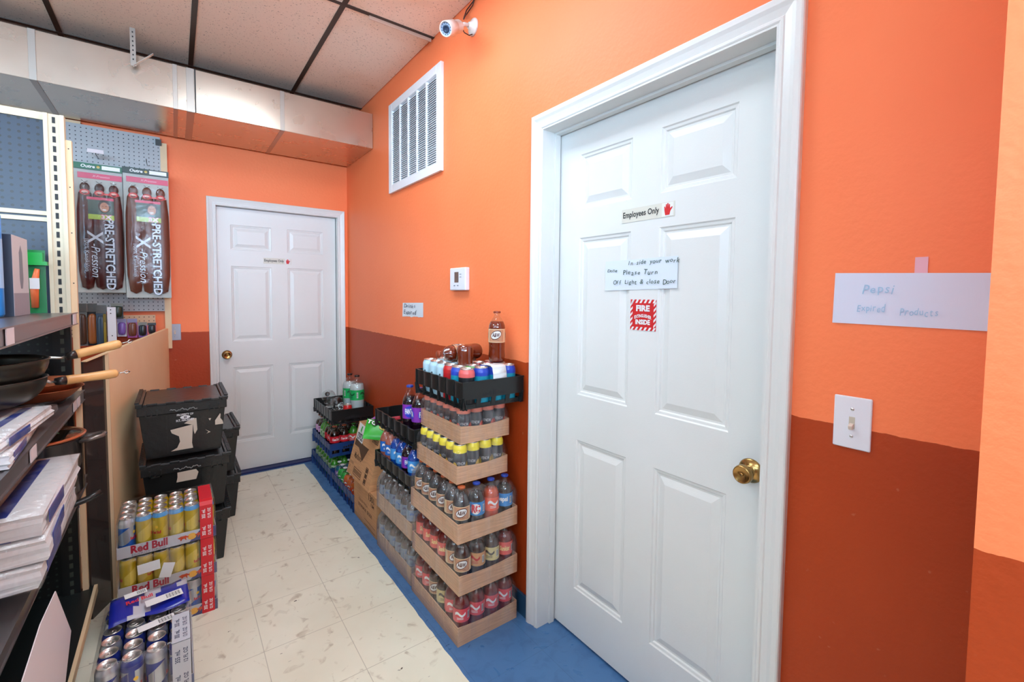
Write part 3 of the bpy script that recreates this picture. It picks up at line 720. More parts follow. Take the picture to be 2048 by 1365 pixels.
kind('cream', 'cream_soda_bottle', DARKROOT, C('label_straw', (214, 196, 136)), CAPO, h=.208, art=art_word('cream', C('ink_dark', (70, 60, 50)), shear=.2))
kind('drred', 'cola_bottle', DARKROOT, C('label_red_cream', (206, 150, 100)), CAPO, h=.208, art=art_word('Dr', C('ink_red2', (190, 40, 30)), shear=.3, size=.8))
kind('water', 'clear_drink_bottle', C('brown_drink', (92, 64, 54), .2), C('label_ice', (120, 140, 166)), CAPW, h=.20, art=art_word('ICE', C('ink_blue', (60, 110, 180))))
kind('brownw', 'iced_coffee_bottle', C('milky_brown', (88, 62, 52), .2), C('label_grey_blue', (110, 132, 160)), CAPW, h=.20, art=art_word('cola', C('ink_navy', (40, 50, 110))))
kind('fanta', 'grape_soda_bottle', GRAPE, C('label_purple', (130, 50, 170)), CAPB, h=.232, art=art_word('FANTA', INKW, C('ink_royal', (40, 60, 190))))
kind('powblue', 'blue_sports_drink_bottle', BLUE, C('label_light_blue', (70, 150, 220)), CAPB, h=.232, art=art_word('MIST', INKW), level=.86)
kind('powpink', 'pink_sports_drink_bottle', PINKD, C('label_blue_band', (40, 110, 200)), CAPW, h=.232, art=art_word('MIST', INKW), level=.9)
kind('coke', 'cola_bottle', COLA, REDL, CAPO, h=.215, art=art_word('Coca-Cola', INKW, shear=.3, bold=.03), lz=(.44, .66))
kind('cokepink', 'cola_bottle', COLA, C('label_lilac', (206, 160, 200)), CAPO, h=.215, art=art_word('Diet', C('ink_purple', (120, 60, 130))), lz=(.44, .66))
kind('green', 'lemon_lime_bottle', GREEN, C('label_pale_green', (170, 196, 160)), CAPG, h=.205, art=art_word('7UP', C('ink_green', (30, 110, 50))), level=.9)
kind('greencoke', 'ginger_ale_bottle', GREEN, C('label_coral2', (214, 70, 66)), CAPG, h=.215, art=art_word('Ale', INKW, shear=.2), level=.9)
kind('bluewhite', 'fruit_drink_bottle', C('teal_drink', (30, 96, 120), .15), C('label_violet', (150, 120, 190)), CAPW, h=.2, art=art_word('Ade', INKW))
kind('greenfull', 'lime_drink_bottle', C('lime_drink', (50, 170, 70), .15), C('label_green', (50, 170, 60)), CAPW, h=.2, art=art_word('KIWI', INKW))
kind('orangebag', 'orange_drink_bottle', C('orange_drink', (226, 110, 50), .15), C('label_orange2', (226, 84, 40)), CAPW, h=.2, art=art_word('SUN', INKW))
kind('sprite', 'two_liter_soda_bottle', WATERY, C('label_bright_green', (34, 170, 90)), CAPK, h=.318, r=.053, art=art_word('ZERO', C('ink_deep_green', (10, 90, 50)), width=.07, size=.3), level=.80, lz=(.42, .66), dome=True)
kind('dome', 'clear_empty_bottle', None, None, CAPK, h=.26, r=.052, level=.1, dome=True)

def can(name, body, bandc=None, art=None, h=.157, r=.0325, cat='can', topc=None):
    e = empty(name); e['category'] = cat
    b = MB(); b.lathe([(.62 * r, .004), (.72 * r, 0), (.80 * r, .001), (.97 * r, .008), (r, .014), (r, h - .020)], 24)
    mats = [body, topc or bandc or body]
    b.lathe([(r, h - .020), (.985 * r, h - .015), (.84 * r, h - .005), (.83 * r, h - .003)], 24, 1)
    if bandc: b.cpatch(r, h - .034, h - .020, 0, 2 * PI, 1, .0003, 24)
    if art: mats += art(b, r)
    b.build('can_body', mats, e)
    l = MB(); l.lathe([(.83 * r, h - .004), (.86 * r, h - .001), (.84 * r, h), (.80 * r, h - .001), (.77 * r, h - .005), (.0005, h - .0045)], 24)
    ld = l.build('can_lid', M_ALU, e)
    t = MB(); t.lathe([(.20 * r, 0), (.30 * r, 0), (.30 * r, .0012), (.20 * r, .0012), (.20 * r, 0)], 12, 0, Matrix.Translation((.17 * r, 0, h - .0042)) @ Matrix.Scale(1.5, 4, (1, 0, 0))); t.lathe([(.0028, 0), (.002, .0016), (.0004, .0016)], 8, 0, Matrix.Translation((-.06 * r, 0, h - .0042))); t.build('pull_tab', M_ALU, ld)
    return e
def art_can(word, ink, size=.05, vert=True, width=None, marks=None):
    def f(b, R):
        mats = [ink] + (marks or [])
        for g in (0, 2 * PI / 3, 4 * PI / 3):
            if word in READ: b.ctext(word, size, R, .075, g, 2, bold=.03, vert=vert, width=width, off=.0005)
            else: strips(b, R, g, [(-.018 + .004 * k, .066 + .006 * math.sin(k * .8), .080 + .008 * math.sin(k * .8)) for k in range(10)], 2, .0005)
            if marks: ell(b, R, .052, g + PI / 3, .014, .026, 3, .0006, rot=.4)
            for k in range(4): b.cpatch(R, .03 + k * .006, .032 + k * .006, g + PI / 3 - .3, g + PI / 3 + .3, 2, .0004, 3)
        return mats
    return f
def art_rb(diag, ink=None):
    """slanted quarter panels and the two-word name of the energy drink"""
    def f(b, R):
        for g in (0, PI):
            strips(b, R, g, [(-.030, .050, .082), (-.020, .047, .090), (-.010, .046, .098), (0, .049, .105), (.010, .055, .112), (.020, .064, .118), (.030, .075, .120)], 2, .0004)
            b.ctext('Red Bull', .017, R, .070, g + 1.2, 3, vert=False, width=.03, bold=.04, off=.0006)
            ell(b, R, .092, g + 1.2, .006, .006, 4, .0006)
            b.ctext('ENERGY DRINK', .006, R, .030, g + 1.2, 3, vert=False, width=.028, off=.0006)
        return [diag, ink or REDL, C('ink_yellow', (240, 196, 60))]
    return f
SILV = C('can_silver', (188, 192, 200), .3, metal=.7); YEL = C('can_yellow', (206, 176, 38), .32, metal=.3); NAVY = C('can_navy', (28, 48, 140), .3, metal=.3); RBBLUE = C('can_blue', (26, 92, 186), .3, metal=.3); ICE = C('can_ice_blue', (180, 210, 222), .35)
CHAR = C('can_charcoal', (70, 72, 78), .3, metal=.4); PINKC = C('can_salmon_top', (226, 130, 110), .35); YELC = C('can_yellow_top', (232, 212, 70), .35)
K = {}
K['yel'] = can('energy_drink_can', YEL, None, art_rb(C('ink_gold', (226, 200, 90), .3, metal=.3)), h=.150, r=.0268, topc=C('can_blue_rim', (70, 150, 206), .3))
K['yelg'] = can('energy_drink_can', YEL, None, art_rb(C('ink_gold', (226, 200, 90))), h=.150, r=.0268)
K['blu'] = can('energy_drink_can', RBBLUE, C('can_silver_rim', (200, 200, 205), .3, metal=.5), art_rb(SILV), h=.150, r=.0268)
K['nav'] = can('energy_drink_can', SILV, NAVY, art_rb(NAVY), h=.150, r=.0268)
K['navb'] = can('energy_drink_can', NAVY, SILV, art_rb(SILV), h=.150, r=.0268)
K['ven'] = can('energy_drink_can', CHAR, PINKC, art_can('VENOM', SILV, .017, False, .036, [C('snake_red', (206, 70, 50))]), h=.150, r=.0285)
K['veny'] = can('energy_drink_can', CHAR, YELC, art_can('VENOM', SILV, .017, False, .036, [C('snake_gold', (200, 160, 50))]), h=.150, r=.0285)
K['ice'] = can('tall_drink_can', ICE, None, art_can('GT', C('ink_black_blue', (40, 50, 56)), .044, True, None), h=.150)
K['red'] = can('tall_drink_can', C('can_red', (186, 28, 34), .3), C('can_red_rim', (200, 40, 40), .3), art_can('PUNCH', C('can_gold_ink', (226, 180, 60)), .018, False, .04), h=.150)
K['teal'] = can('tall_drink_can', C('can_teal', (24, 140, 164), .3), C('can_royal_rim', (40, 70, 180), .3), art_can('ICED', INKW, .016, False, .034), h=.150)
K['green'] = can('tall_drink_can', C('can_teal', (24, 140, 164), .3), C('can_green_rim', (110, 190, 90), .3), art_can('LIME', INKW, .016, False, .034), h=.150)
K['blk'] = can('tall_drink_can', C('can_black', (30, 30, 32), .3), C('can_pink_rim', (226, 100, 96), .3), art_can('MIKE', INKW, .022, False, .044), h=.150)
K['coke'] = can('cola_can', C('can_cola_dark', (28, 20, 20), .3), C('can_cola_red', (200, 40, 40), .3), None, h=.120, r=.031)

def POS(i, j, nx): return '%s row, %s from near end' % ('aisle' if i == 0 else ('wall' if i == nx - 1 else ORD[i]), ORD[j])
ORD = ['first', 'second', 'third', 'fourth', 'fifth', 'sixth', 'seventh', 'eighth', 'ninth', 'tenth']
# ------------------------------------------------------------------ cardboard trays with shrink film
def tray(loc, L, Wd, hf, label, group, film_h, cells_in=.03, heavy=False, arch=True, name='drink_tray'):
    """open cardboard tray: x width Wd, y length L (towards -y is the near end), sides hf high; film round the contents"""
    e = empty(name, loc, 0, label, 'drink tray', group)
    t = .003; a, b = Wd / 2, L / 2
    m_ = MB(); m_.box(-a, a, -b, b, 0, t, 0); m_.box(-a, -a + t, -b, b, t, hf); m_.box(a - t, a, -b, b, t, hf); m_.box(-a + t, a - t, b - t, b, t, hf)
    # near end wall with a shallow dip in its edge
    n = 12; top = []
    for i in range(n + 1):
        x = -a + t + (2 * a - 2 * t) * i / n; d = .010 * math.sin(PI * i / n) if arch else 0
        top.append((x, hf - d))
    pts = [(-a + t, t)] + [(a - t, t)] + list(reversed(top))
    m_.poly(pts, t, (0, -b + t, 0), X_, Z_, 0)
    m_.build('cardboard_tray', M_CARD, e)
    # shrink film: tight over the sides, drawn in over the tops
    g = .0015; k = 10; rings = []
    for (ins, z) in ((-g, .004), (-g, hf), (-g, hf + .3 * (film_h - hf)), (.004, hf + .62 * (film_h - hf)), (.018, hf + .86 * (film_h - hf)), (.028, film_h)):
        r_ = []; A, B = a - ins, b - ins
        for (p, q) in (((-A, -B), (A, -B)), ((A, -B), (A, B)), ((A, B), (-A, B)), ((-A, B), (-A, -B))):
            for i in range(k):
                u = i / k; s_ = .0035 * abs(math.sin(u * PI * 5)) if z > hf and ins > 0 else 0
                x = p[0] + (q[0] - p[0]) * u; y = p[1] + (q[1] - p[1]) * u; r_.append((x * (1 - s_ * 4), y * (1 - s_ * 3), z))
        rings.append(r_)
    f = MB(); m = 4 * k
    f.add([p for r_ in rings for p in r_], [(j * m + i, j * m + (i + 1) % m, (j + 1) * m + (i + 1) % m, (j + 1) * m + i) for j in range(len(rings) - 1) for i in range(m)], 0, True)
    f.build('shrink_film', M_FILMHEAVY if heavy else M_FILM, e)
    return e
def seat_drinks(loc, L, Wd, nx, ny, z0, pick, where, group, skip=None, jit=0):
    """drinks in rows of the tray; ix counts from the aisle side, iy from the near end"""
    px, py = (Wd - .008) / nx, (L - .008) / ny
    for iy in range(ny):
        for ix in range(nx):
            if skip and skip(ix, iy): continue
            pr, word = pick(ix, iy)
            x = loc[0] - Wd / 2 + .004 + (ix + .5) * px; y = loc[1] - L / 2 + .004 + (iy + .5) * py
            pos = POS(ix, iy, nx)
            place(pr, (x, y, loc[2] + z0), random.uniform(0, 6.28) if jit else 4.15 + random.uniform(-.3, .3), '%s, %s, %s' % (word, where, pos), group)
edge = lambda nx, ny: (lambda ix, iy: not (ix == 0 or iy == 0))
# near stack, five trays and a crate
S1 = [(-.182, -2.2575, 0, .290, .435, .078), (-.180, -2.2580, .205, .286, .434, .080), (-.184, -2.2570, .416, .290, .436, .080), (-.182, -2.240, .633, .248, .372, .074), (-.163, -2.232, .788, .240, .366, .074)]
NM = ['bottom', 'second', 'third', 'fourth', 'top']
for k, (x, y, z, wx, ly, hf) in enumerate(S1):
    fh = .20 if k < 3 else .149
    tray((x, y, z), ly, wx, hf, ['cardboard tray of red labelled bottles at the bottom of the near stack', 'cardboard tray of mixed root beer bottles, second up in the near stack', 'cardboard tray of bottles with blue caps, third up in the near stack', 'cardboard tray of yellow topped cans, fourth up in the near stack', 'cardboard tray of salmon topped cans just under the black crate'][k], 'shrink wrapped trays of the near stack', fh, heavy=False)
wx, ly = .290, .435
def pk1(ix, iy):
    if iy == 2 and ix == 0: return P['cream'], 'straw labelled bottle'
    if (iy == 3 and ix == 0): return P['aw'], 'root beer bottle'
    return P['redlabel'], 'red labelled soda bottle'
seat_drinks(S1[0][:3], ly, wx, 4, 6, .004, pk1, 'bottom tray of near stack', 'bottles in the bottom tray of the near stack', edge(4, 6))
def pk2(ix, iy):
    if iy == 0: return [(P['aw'], 'root beer bottle'), (P['drred'], 'red and cream labelled bottle'), (P['cream'], 'straw labelled brown bottle'), (P['redlabel2'], 'salmon labelled red bottle')][ix]
    return (P['aw'], 'root beer bottle') if iy == 1 else (P['redlabel2'] if ix == 0 else P['redlabel'], 'red bottle')
seat_drinks(S1[1][:3], .434, .286, 4, 6, .004, pk2, 'second tray of near stack', 'bottles in the second tray of the near stack', edge(4, 6))
def pk3(ix, iy):
    if iy == 0: return [(P['awclear'], 'smoky cream soda bottle'), (P['rc'], 'blue RC cola bottle'), (P['fantaorange'], 'orange soda bottle'), (P['pepsi'], 'sky blue labelled cola bottle')][ix]
    return P['awclear'], 'smoky cream soda bottle'
seat_drinks(S1[2][:3], .436, .290, 4, 6, .004, pk3, 'third tray of near stack', 'bottles in the third tray of the near stack', edge(4, 6))
seat_drinks(S1[3][:3], .372, .248, 4, 6, .0035, lambda i, j: (K['veny'], 'yellow topped can'), 'fourth tray of near stack', 'yellow topped energy drink cans', edge(4, 6))
seat_drinks(S1[4][:3], .366, .240, 4, 6, .0035, lambda i, j: (K['ven'], 'salmon topped can'), 'top tray of near stack', 'salmon topped energy drink cans', edge(4, 6))

# ------------------------------------------------------------------ plastic drink crates
def crate(loc, Wd, L, z_bot, z_rim0, z_rim1, nx, ny, m, label, group=None, rz=0, window=True, logo=None):
    """plastic bottle crate: floor grid, tapering cups between the rim and the floor, scalloped rim band"""
    e = empty('drink_crate', loc, rz, label, 'crate', group)
    a, b = Wd / 2, L / 2; t = .003
    fl = MB()
    ins = .012
    for i in range(nx + 1):
        x = -a + ins + (2 * a - 2 * ins) * i / nx; fl.box(x - .003, x + .003, -b + ins, b - ins, 0, .006)
    for j in range(ny + 1):
        y = -b + ins + (2 * b - 2 * ins) * j / ny; fl.box(-a + ins, a - ins, y - .003, y + .003, 0, .006)
    for i in range(nx):
        for j in range(ny):
            fl.lathe([(.015, .001), (.022, .001), (.022, .005), (.015, .005)], 10, 0, Matrix.Translation((-a + ins + (2 * a - 2 * ins) * (i + .5) / nx, -b + ins + (2 * b - 2 * ins) * (j + .5) / ny, 0)))
    fl.build('floor_grid', m, e)
    def wall(p, q, n, nm, open_=True):
        p = Vector(p); q = Vector(q); d = (q - p); Lw = d.length; d.normalize(); o = Vector((d.y, -d.x, 0)); mb = MB()
        # scalloped band
        st = 8; vs = []; cnt = n * st
        for i in range(cnt + 1):
            u = i / cnt * Lw; ph = (i % st) / st; bul = .0055 * (math.sin(PI * ph) ** .6 if 0 < ph < 1 else 0)
            for (off, z) in ((bul, z_rim0), (bul + .001, z_rim1 - .004), (bul + .003, z_rim1), (bul - t, z_rim1), (bul - t, z_rim0)):
                pt = p + d * u + o * (off - .006); vs.append((pt.x, pt.y, z))
        fs = []
        for i in range(cnt):
            for k in range(5): fs.append((i * 5 + k, (i + 1) * 5 + k, (i + 1) * 5 + (k + 1) % 5, i * 5 + (k + 1) % 5))
        mb.add(vs, fs, 0, False)
        # ribs at cell divisions
        for i in range(n + 1):
            pt = p + d * (Lw * i / n) - o * .006
            mb.bar((pt.x, pt.y, z_bot), (pt.x, pt.y, z_rim1), .006, .008, 0, tuple(o))
            q0 = pt - o * .012
            mb.bar((q0.x, q0.y, 0), (pt.x, pt.y, z_rim0 + .004), .016, .004, 0, tuple(o))
        # bottom rail and cup fronts
        for i in range(n):
            c0 = p + d * (Lw * (i + .5) / n) - o * .016; half = Lw / n / 2
            mb.add([tuple(c0 - d * half + Vector((0, 0, 0))), tuple(c0 + d * half), tuple(c0 + d * half + o * .004 + Vector((0, 0, (z_rim0) * .42))), tuple(c0 - d * half + o * .004 + Vector((0, 0, z_rim0 * .42))),
                    tuple(c0 - d * half - o * t), tuple(c0 + d * half - o * t), tuple(c0 + d * half + Vector((0, 0, z_rim0 * .42))), tuple(c0 - d * half + Vector((0, 0, z_rim0 * .42)))], [(0, 1, 2, 3), (5, 4, 7, 6), (3, 2, 6, 7), (0, 4, 5, 1)])
        return mb.build(nm, m, e)
    wall((-a, b, 0), (-a, -b, 0), ny, 'side_wall'); wall((a, -b, 0), (a, b, 0), ny, 'side_wall')
    wall((a, b, 0), (-a, b, 0), nx, 'end_wall')
    # near end wall: plain handle band with louvre slots in it
    mb = MB(); mb.box(-a + .003, a - .003, -b - .001, -b + .003, z_rim0 - .004, z_rim1, 0); mb.box(-a, a, -b - .004, -b + .004, z_rim1 - .003, z_rim1 + .001, 0)
    for i in range(nx + 1):
        x = -a + .008 + (2 * a - .016) * i / nx; mb.bar((x, -b + .012, 0), (x, -b + .002, z_rim0 + .004), .020, .004, 0, Y_)
    mb.box(-a + .01, a - .01, -b + .010, -b + .014, 0, z_rim0 * .40)
    ew = mb.build('end_wall', m, e)
    sl = MB(); n = 7
    for i in range(n):
        x = .10 * (i - 3) / 6 ; hh_ = .010 if abs(i - 3) > 1 else (.016 if i != 3 else .022)
        sl.box(x - .0062, x + .0062, -b - .0016, -b - .0008, z_rim0 + .004, z_rim0 + .004 + hh_)
    sl.build('handle_slots', M_BLACKINK, ew)
    return e
crate((-.160, -2.262, .941), .300, .420, 0, .044, .110, 4, 6, M_BLK, 'black plastic crate of tall cans on top of the near stack', 'black drink crates')
kk = {(0, 0): 'blk', (1, 0): 'teal', (2, 0): 'teal', (3, 0): 'teal', (0, 1): 'teal', (1, 1): 'green', (0, 2): 'red', (0, 3): 'ice', (1, 3): 'ice', (0, 4): 'ice', (1, 4): 'ice', (0, 5): 'ice', (1, 5): 'ice', (2, 2): 'red', (2, 3): 'red', (2, 1): 'teal', (3, 1): 'teal', (3, 2): 'red', (2, 4): 'ice', (2, 5): 'ice'}
cw = {'blk': 'black can with pink rim', 'teal': 'teal can with blue rim', 'green': 'teal can with green rim', 'red': 'red can', 'ice': 'pale blue can'}
for (i, j), k in kk.items():
    x = -.160 - .135 + .270 * (i + .5) / 4; y = -2.262 - .195 + .390 * (j + .5) / 6
    place(K[k], (x, y, .948), 4.15 + random.uniform(-.3, .3), '%s, crate on near stack, %s' % (cw[k], POS(i, j, 4)), 'tall cans in the crate on the near stack')
place(P['awbig'], (-.072, -2.36, 1.099), 4.0, 'upright root beer bottle standing on the cans of the near stack', 'root beer bottles on the cans')
place(P['awbig'], (-.071, -2.215, 1.1345), 0, 'root beer bottle lying on its side across the pale blue cans, cap to the left', 'root beer bottles on the cans', rot=(0, -PI / 2, .08))
place(P['awbig'], (-.1935, -2.2945, 1.176), 0, 'root beer bottle standing upside down among the cans in front of the lying bottle', 'root beer bottles on the cans', rot=(PI + .04, .05, 2.2))
# receipt draped over the teal cans
r_ = MB(); pts = [(.0, .06, 0), (.0, .03, .002), (.0, .0, .003), (.0, -.012, -.004), (.0, -.018, -.03), (.0, -.020, -.055)]
for i in range(5):
    a_, b_ = pts[i], pts[i + 1]
    r_.add([(-.036, a_[1], a_[2]), (.036, a_[1], a_[2]), (.036, b_[1], b_[2]), (-.036, b_[1], b_[2]), (-.036, a_[1], a_[2] + .0006), (.036, a_[1], a_[2] + .0006), (.036, b_[1] - .0006, b_[2]), (-.036, b_[1] - .0006, b_[2])], [(0, 1, 2, 3), (7, 6, 5, 4), (0, 3, 7, 4), (1, 5, 6, 2)], 0, True)
o = r_.build('blank_receipt', M_PAPER); o.location = (-.128, -2.445, 1.100); o.rotation_euler = (0, 0, .1); tag(o, 'blank strip of white paper draped over the teal cans in the top crate', 'paper')

# ------------------------------------------------------------------ second stack
tray((-.188, -1.787, 0), .446, .262, .088, 'heavily wrapped cardboard tray on the floor behind the near stack', 'trays of the second stack', .21, heavy=True)
tray((-.188, -1.788, .222), .446, .262, .082, 'heavily wrapped cardboard tray second up behind the near stack', 'trays of the second stack', .205, heavy=True)
for lev, z in ((0, .004), (1, .226)):
    for j in range(6):
        for i in range(2):
            pr, wd_ = ((P['brownw'], 'milky brown bottle') if (j + lev) % 2 == 0 else (P['water'], 'smoky grey bottle'))
            place(pr, (-.188 - .131 + .004 + (i + .5) * .0635, -1.787 - .223 + .004 + (j + .5) * .073, z), 4.2 + random.uniform(-.4, .4), '%s, %s tray of second stack, %s' % (wd_, ['floor', 'upper'][lev], POS(i, j, 4)), 'bottles in the trays of the second stack')
crate((-.172, -1.777, .444), .296, .464, 0, .032, .088, 4, 6, M_BLK, 'black plastic crate of blue drink bottles in the second stack', 'black drink crates')
crate((-.172, -1.800, .672), .296, .500, 0, .030, .092, 4, 6, M_BLK, 'nearly empty black crate topping the second stack, two grape sodas inside', 'black drink crates')
seq = [('powblue', 'blue drink bottle'), ('fanta', 'dark bottle with purple label'), ('powblue', 'blue drink bottle'), ('powblue', 'blue drink bottle'), ('powpink', 'pink drink bottle'), ('powpink', 'pink drink bottle')]
for j in range(6):
    for i in range(3):
        k, wd_ = seq[j]
        if i == 2 and j > 3: k, wd_ = 'powblue', 'blue drink bottle'
        place(P[k], (-.172 - .136 + .272 * (i + .5) / 4, -1.777 - .220 + .440 * (j + .5) / 6, .450), 4.2 + random.uniform(-.3, .3), '%s, crate of second stack, %s' % (wd_, POS(i, j, 4)), 'drink bottles in the crate of the second stack', scale=(1, 1, .93))
place(P['fanta'], (-.272, -1.900, .679), 4.25, 'grape soda bottle in the empty crate, nearer the far end', 'grape sodas in the top crate', scale=(1.05, 1.05, 1.15))
place(P['fanta'], (-.262, -1.985, .679), 4.9, 'grape soda bottle in the empty crate, nearer the can stack', 'grape sodas in the top crate', scale=(1.05, 1.05, 1.15))

# ------------------------------------------------------------------ cartons
def flaps_box(loc, Wd, L, Hh, rot, label, open_top=False):
    e = empty('cardboard_box', loc, 0, label, 'cardboard box'); e.rotation_euler = rot
    t = .004; m_ = MB(); m_.box(0, Wd, 0, L, 0, t); m_.box(0, t, 0, L, t, Hh); m_.box(Wd - t, Wd, 0, L, t, Hh); m_.box(t, Wd - t, 0, t, t, Hh); m_.box(t, Wd - t, L - t, L, t, Hh)
    if not open_top: m_.box(t, Wd - t, t, L - t, Hh - t, Hh)
    m_.build('carton', M_BOX, e); return e
M_INKB = mat('box_print_brown', (84, 56, 36), .75)
bx = flaps_box((-.306, -1.515, 0), .30, .395, .238, (0, 0, 0), 'brown carton on the floor carrying the tilted cigarette carton')
p = MB(); p.text('12M', .026, (-.001, .06, .17), (0, -1, 0), Z_, 0, width=.05, bold=.02); p.text('GOLD PACK', .02, (0, .22, .135), (0, -1, 0), Z_, 0, width=.16, off=.001); p.text('STRIKE SIZE', .026, (0, .19, .10), (0, -1, 0), Z_, 0, width=.24, off=.001, bold=.01)
p.text('1301', .05, (0, .08, .205), (0, -1, 0), Z_, 0, width=.09, off=.001, bold=.02)
for (a_, b_, c_, d_) in ((.02, .20, .015, .045),): 
    p.poly([(-b_, c_), (-a_, c_), (-a_, c_ + .002), (-b_, c_ + .002)], .0004, (-.0008, 0, 0), (0, -1, 0), Z_); p.poly([(-b_, d_), (-a_, d_), (-a_, d_ + .002), (-b_, d_ + .002)], .0004, (-.0008, 0, 0), (0, -1, 0), Z_)
p.build('printing', M_INKB, bx)
bx = flaps_box((-.318, -1.415, .240), .255, .405, .315, (0, 0, 0), 'tilted brown cigarette carton printed Marlboro with a white 3262 label', True)
p = MB(); U_ = (0, -1, 0)
p.text('09650', .040, (-.001, .07, .268), U_, Z_, 0, width=.10, bold=.02);
p.text('Marlboro', .050, (-.001, .275, .125), U_, Z_, 0, width=.13, bold=.01)
p.poly([(-.385, .235), (-.385, .175), (-.30, .175), (-.20, .118), (-.14, .205), (-.24, .205)], .0005, (-.0006, 0, 0), U_, Z_, 0)
p.text('GOLD PACK', .018, (-.001, .355, .072), U_, Z_, 0, width=.07); p.text('20', .02, (-.001, .375, .045), U_, Z_, 0)
for (a0, b0, a1, b1) in ((.30, .018, .16, .062), (.11, .015, .07, .110)):
    w0 = .003
    for (q0, r0, q1, r1) in ((a0, b0, a1, b0 + w0), (a0, b1 - w0, a1, b1), (a0, b0, a0 - w0, b1), (a1 + w0, b0, a1, b1)): p.poly([(-q0, r0), (-q1, r0), (-q1, r1), (-q0, r1)], .0004, (-.0006, 0, 0), U_, Z_, 0)
for k in range(14): q = .292 - k * .0092; p.poly([(-q, .028), (-q + .004, .028), (-q + .004, .052), (-q, .052)], .0004, (-.0006, 0, 0), U_, Z_, 0)
for k in range(3): p.poly([(-.104, .022 + k * .03), (-.076, .022 + k * .03), (-.076, .044 + k * .03), (-.104, .044 + k * .03)], .0004, (-.0006, 0, 0), U_, Z_, 0)
p.build('printing', M_INKB, bx); p = MB(); p.text('12M', .034, (.075, -.001, .075), X_, Z_, 0, width=.06, bold=.02); p.text("20'S", .034, (.075, -.001, .035), X_, Z_, 0, width=.06, bold=.02); p.text('GOOD', .016, (.085, -.001, .118), X_, Z_, 0, width=.05)
p.build('printing', M_INKB, bx)
lb = MB(); lb.poly([(-.385, .215), (-.265, .205), (-.250, .306), (-.385, .314)], .0008, (-.0014, 0, 0), U_, Z_, 0)
lb.text('3262', .055, (-.0024, .318, .236), (0, 1, 0), (0, 0, -1), 1, width=.10, bold=.03, off=.0006)
lb.poly([(-.34, .272), (-.322, .258), (-.312, .300), (-.33, .300)], .0004, (-.0024, 0, 0), U_, Z_, 2)
lb.build('shipping_label', [M_PAPER, M_BLACKINK, mat('label_green_mark', (60, 170, 80), .6)], bx)
for ch in bx.children:                     # the crushed carton leans towards the wall
    for v in ch.data.vertices: v.co.x += .27 * v.co.z
# snack bags poking out of the carton
def bag(loc, rot, sx, sy, sz, m0, label, art=None):
    e = empty('snack_bag', loc, 0, label, 'snack bag', 'snack bags in the tilted carton'); e.rotation_euler = rot
    mb = MB(); n = 10; vs = []
    for side in (1, -1):
        for i in range(n + 1):
            for j in range(n + 1):
                u, v = i / n, j / n; t = (max(0, math.sin(PI * u)) ** .55) * (max(0, math.sin(PI * v)) ** .5); wr = .004 * math.sin(9 * u + 4 * v) * t
                vs.append(((u - .5) * sx, side * (sz / 2 * t + wr * .5 + .0004), (v - .5) * sy))
    N_ = (n + 1) ** 2; fs = []
    for s_ in (0, 1):
        for i in range(n):
            for j in range(n):
                a_ = s_ * N_ + i * (n + 1) + j; q = (a_, a_ + n + 1, a_ + n + 2, a_ + 1); fs.append(q if s_ else tuple(reversed(q)))
    mb.add(vs, fs, 0, True); mb.build('bag_film', m0, e)
    if art:
        a2 = MB(); ms = art(a2, sz); a2.build('bag_artwork', ms, e)
    return e
def art_chips(a2, sz):
    y = -sz / 2 - .004
    for k in range(16):
        t = k * .9; rr = .008 + .0023 * k; a2.tube([(rr * math.cos(t + q * .5) + .03, y, rr * .6 * math.sin(t + q * .5) + .01) for q in range(4)], .004, 5, 0)
    a2.text('TG', .04, (-.05, y - .001, .03), (1, 0, -.2), (.2, 0, 1), 1, width=.06, bold=.05); a2.text('TG', .034, (-.05, y - .002, .03), (1, 0, -.2), (.2, 0, 1), 2, width=.055, bold=.02)
    return [mat('snack_yellow', (226, 190, 110), .6), M_BLACKINK, INKW]
bag((-.225, -1.352, .578), (-.75, .15, -.5), .17, .13, .045, mat('bag_green', (50, 170, 50), .3), 'green snack bag with yellow snack picture in the tilted carton', art_chips)
bag((-.190, -1.245, .600), (-.5, -.5, -.4), .12, .08, .035, mat('bag_purple', (140, 70, 150), .3), 'purple snack bag behind the green one')
bag((-.085, -1.265, .615), (-.4, .2, -.4), .12, .08, .035, mat('bag_red', (200, 50, 70), .3), 'red snack bag nearest the wall in the tilted carton')

# ------------------------------------------------------------------ far stack of crates
crate((-.158, -.305, 0), .306, .53, 0, .062, .112, 4, 7, M_BLUEP, 'blue plastic crate of lemon lime bottles on the floor by the far door', 'blue drink crates')
crate((-.158, -.858, 0), .306, .52, 0, .062, .112, 4, 7, M_BLUEP, 'blue plastic crate of mixed fruit drinks on the floor beside the cartons', 'blue drink crates')
crate((-.158, -.325, .192), .306, .50, 0, .055, .100, 4, 7, M_BLUEP, 'blue plastic crate of cola bottles in the far stack', 'blue drink crates')
crate((-.158, -.375, .446), .306, .50, 0, .030, .102, 4, 7, M_BLK, 'black plastic crate topping the far stack, two liter bottles inside', 'black drink crates')
def rowset(base, Wd, L, nx, ny, z, fn, where, group, sc=1.):
    for j in range(ny):
        for i in range(nx):
            r = fn(i, j)
            if not r: continue
            k, w_ = r
            place(P[k], (base[0] - Wd / 2 + .014 + (Wd - .028) * (i + .5) / nx, base[1] - L / 2 + .014 + (L - .028) * (j + .5) / ny, z), 4.35 + random.uniform(-.4, .4), '%s, %s, %s' % (w_, where, POS(i, j, nx)), group, scale=(sc * .97, sc * .97, sc * .93))
rowset((-.158, -.305), .306, .53, 4, 7, .006, lambda i, j: ('green', 'green lemon lime bottle') if i < 2 else None, 'floor crate by the far door', 'lemon lime bottles in the floor crate', .92)
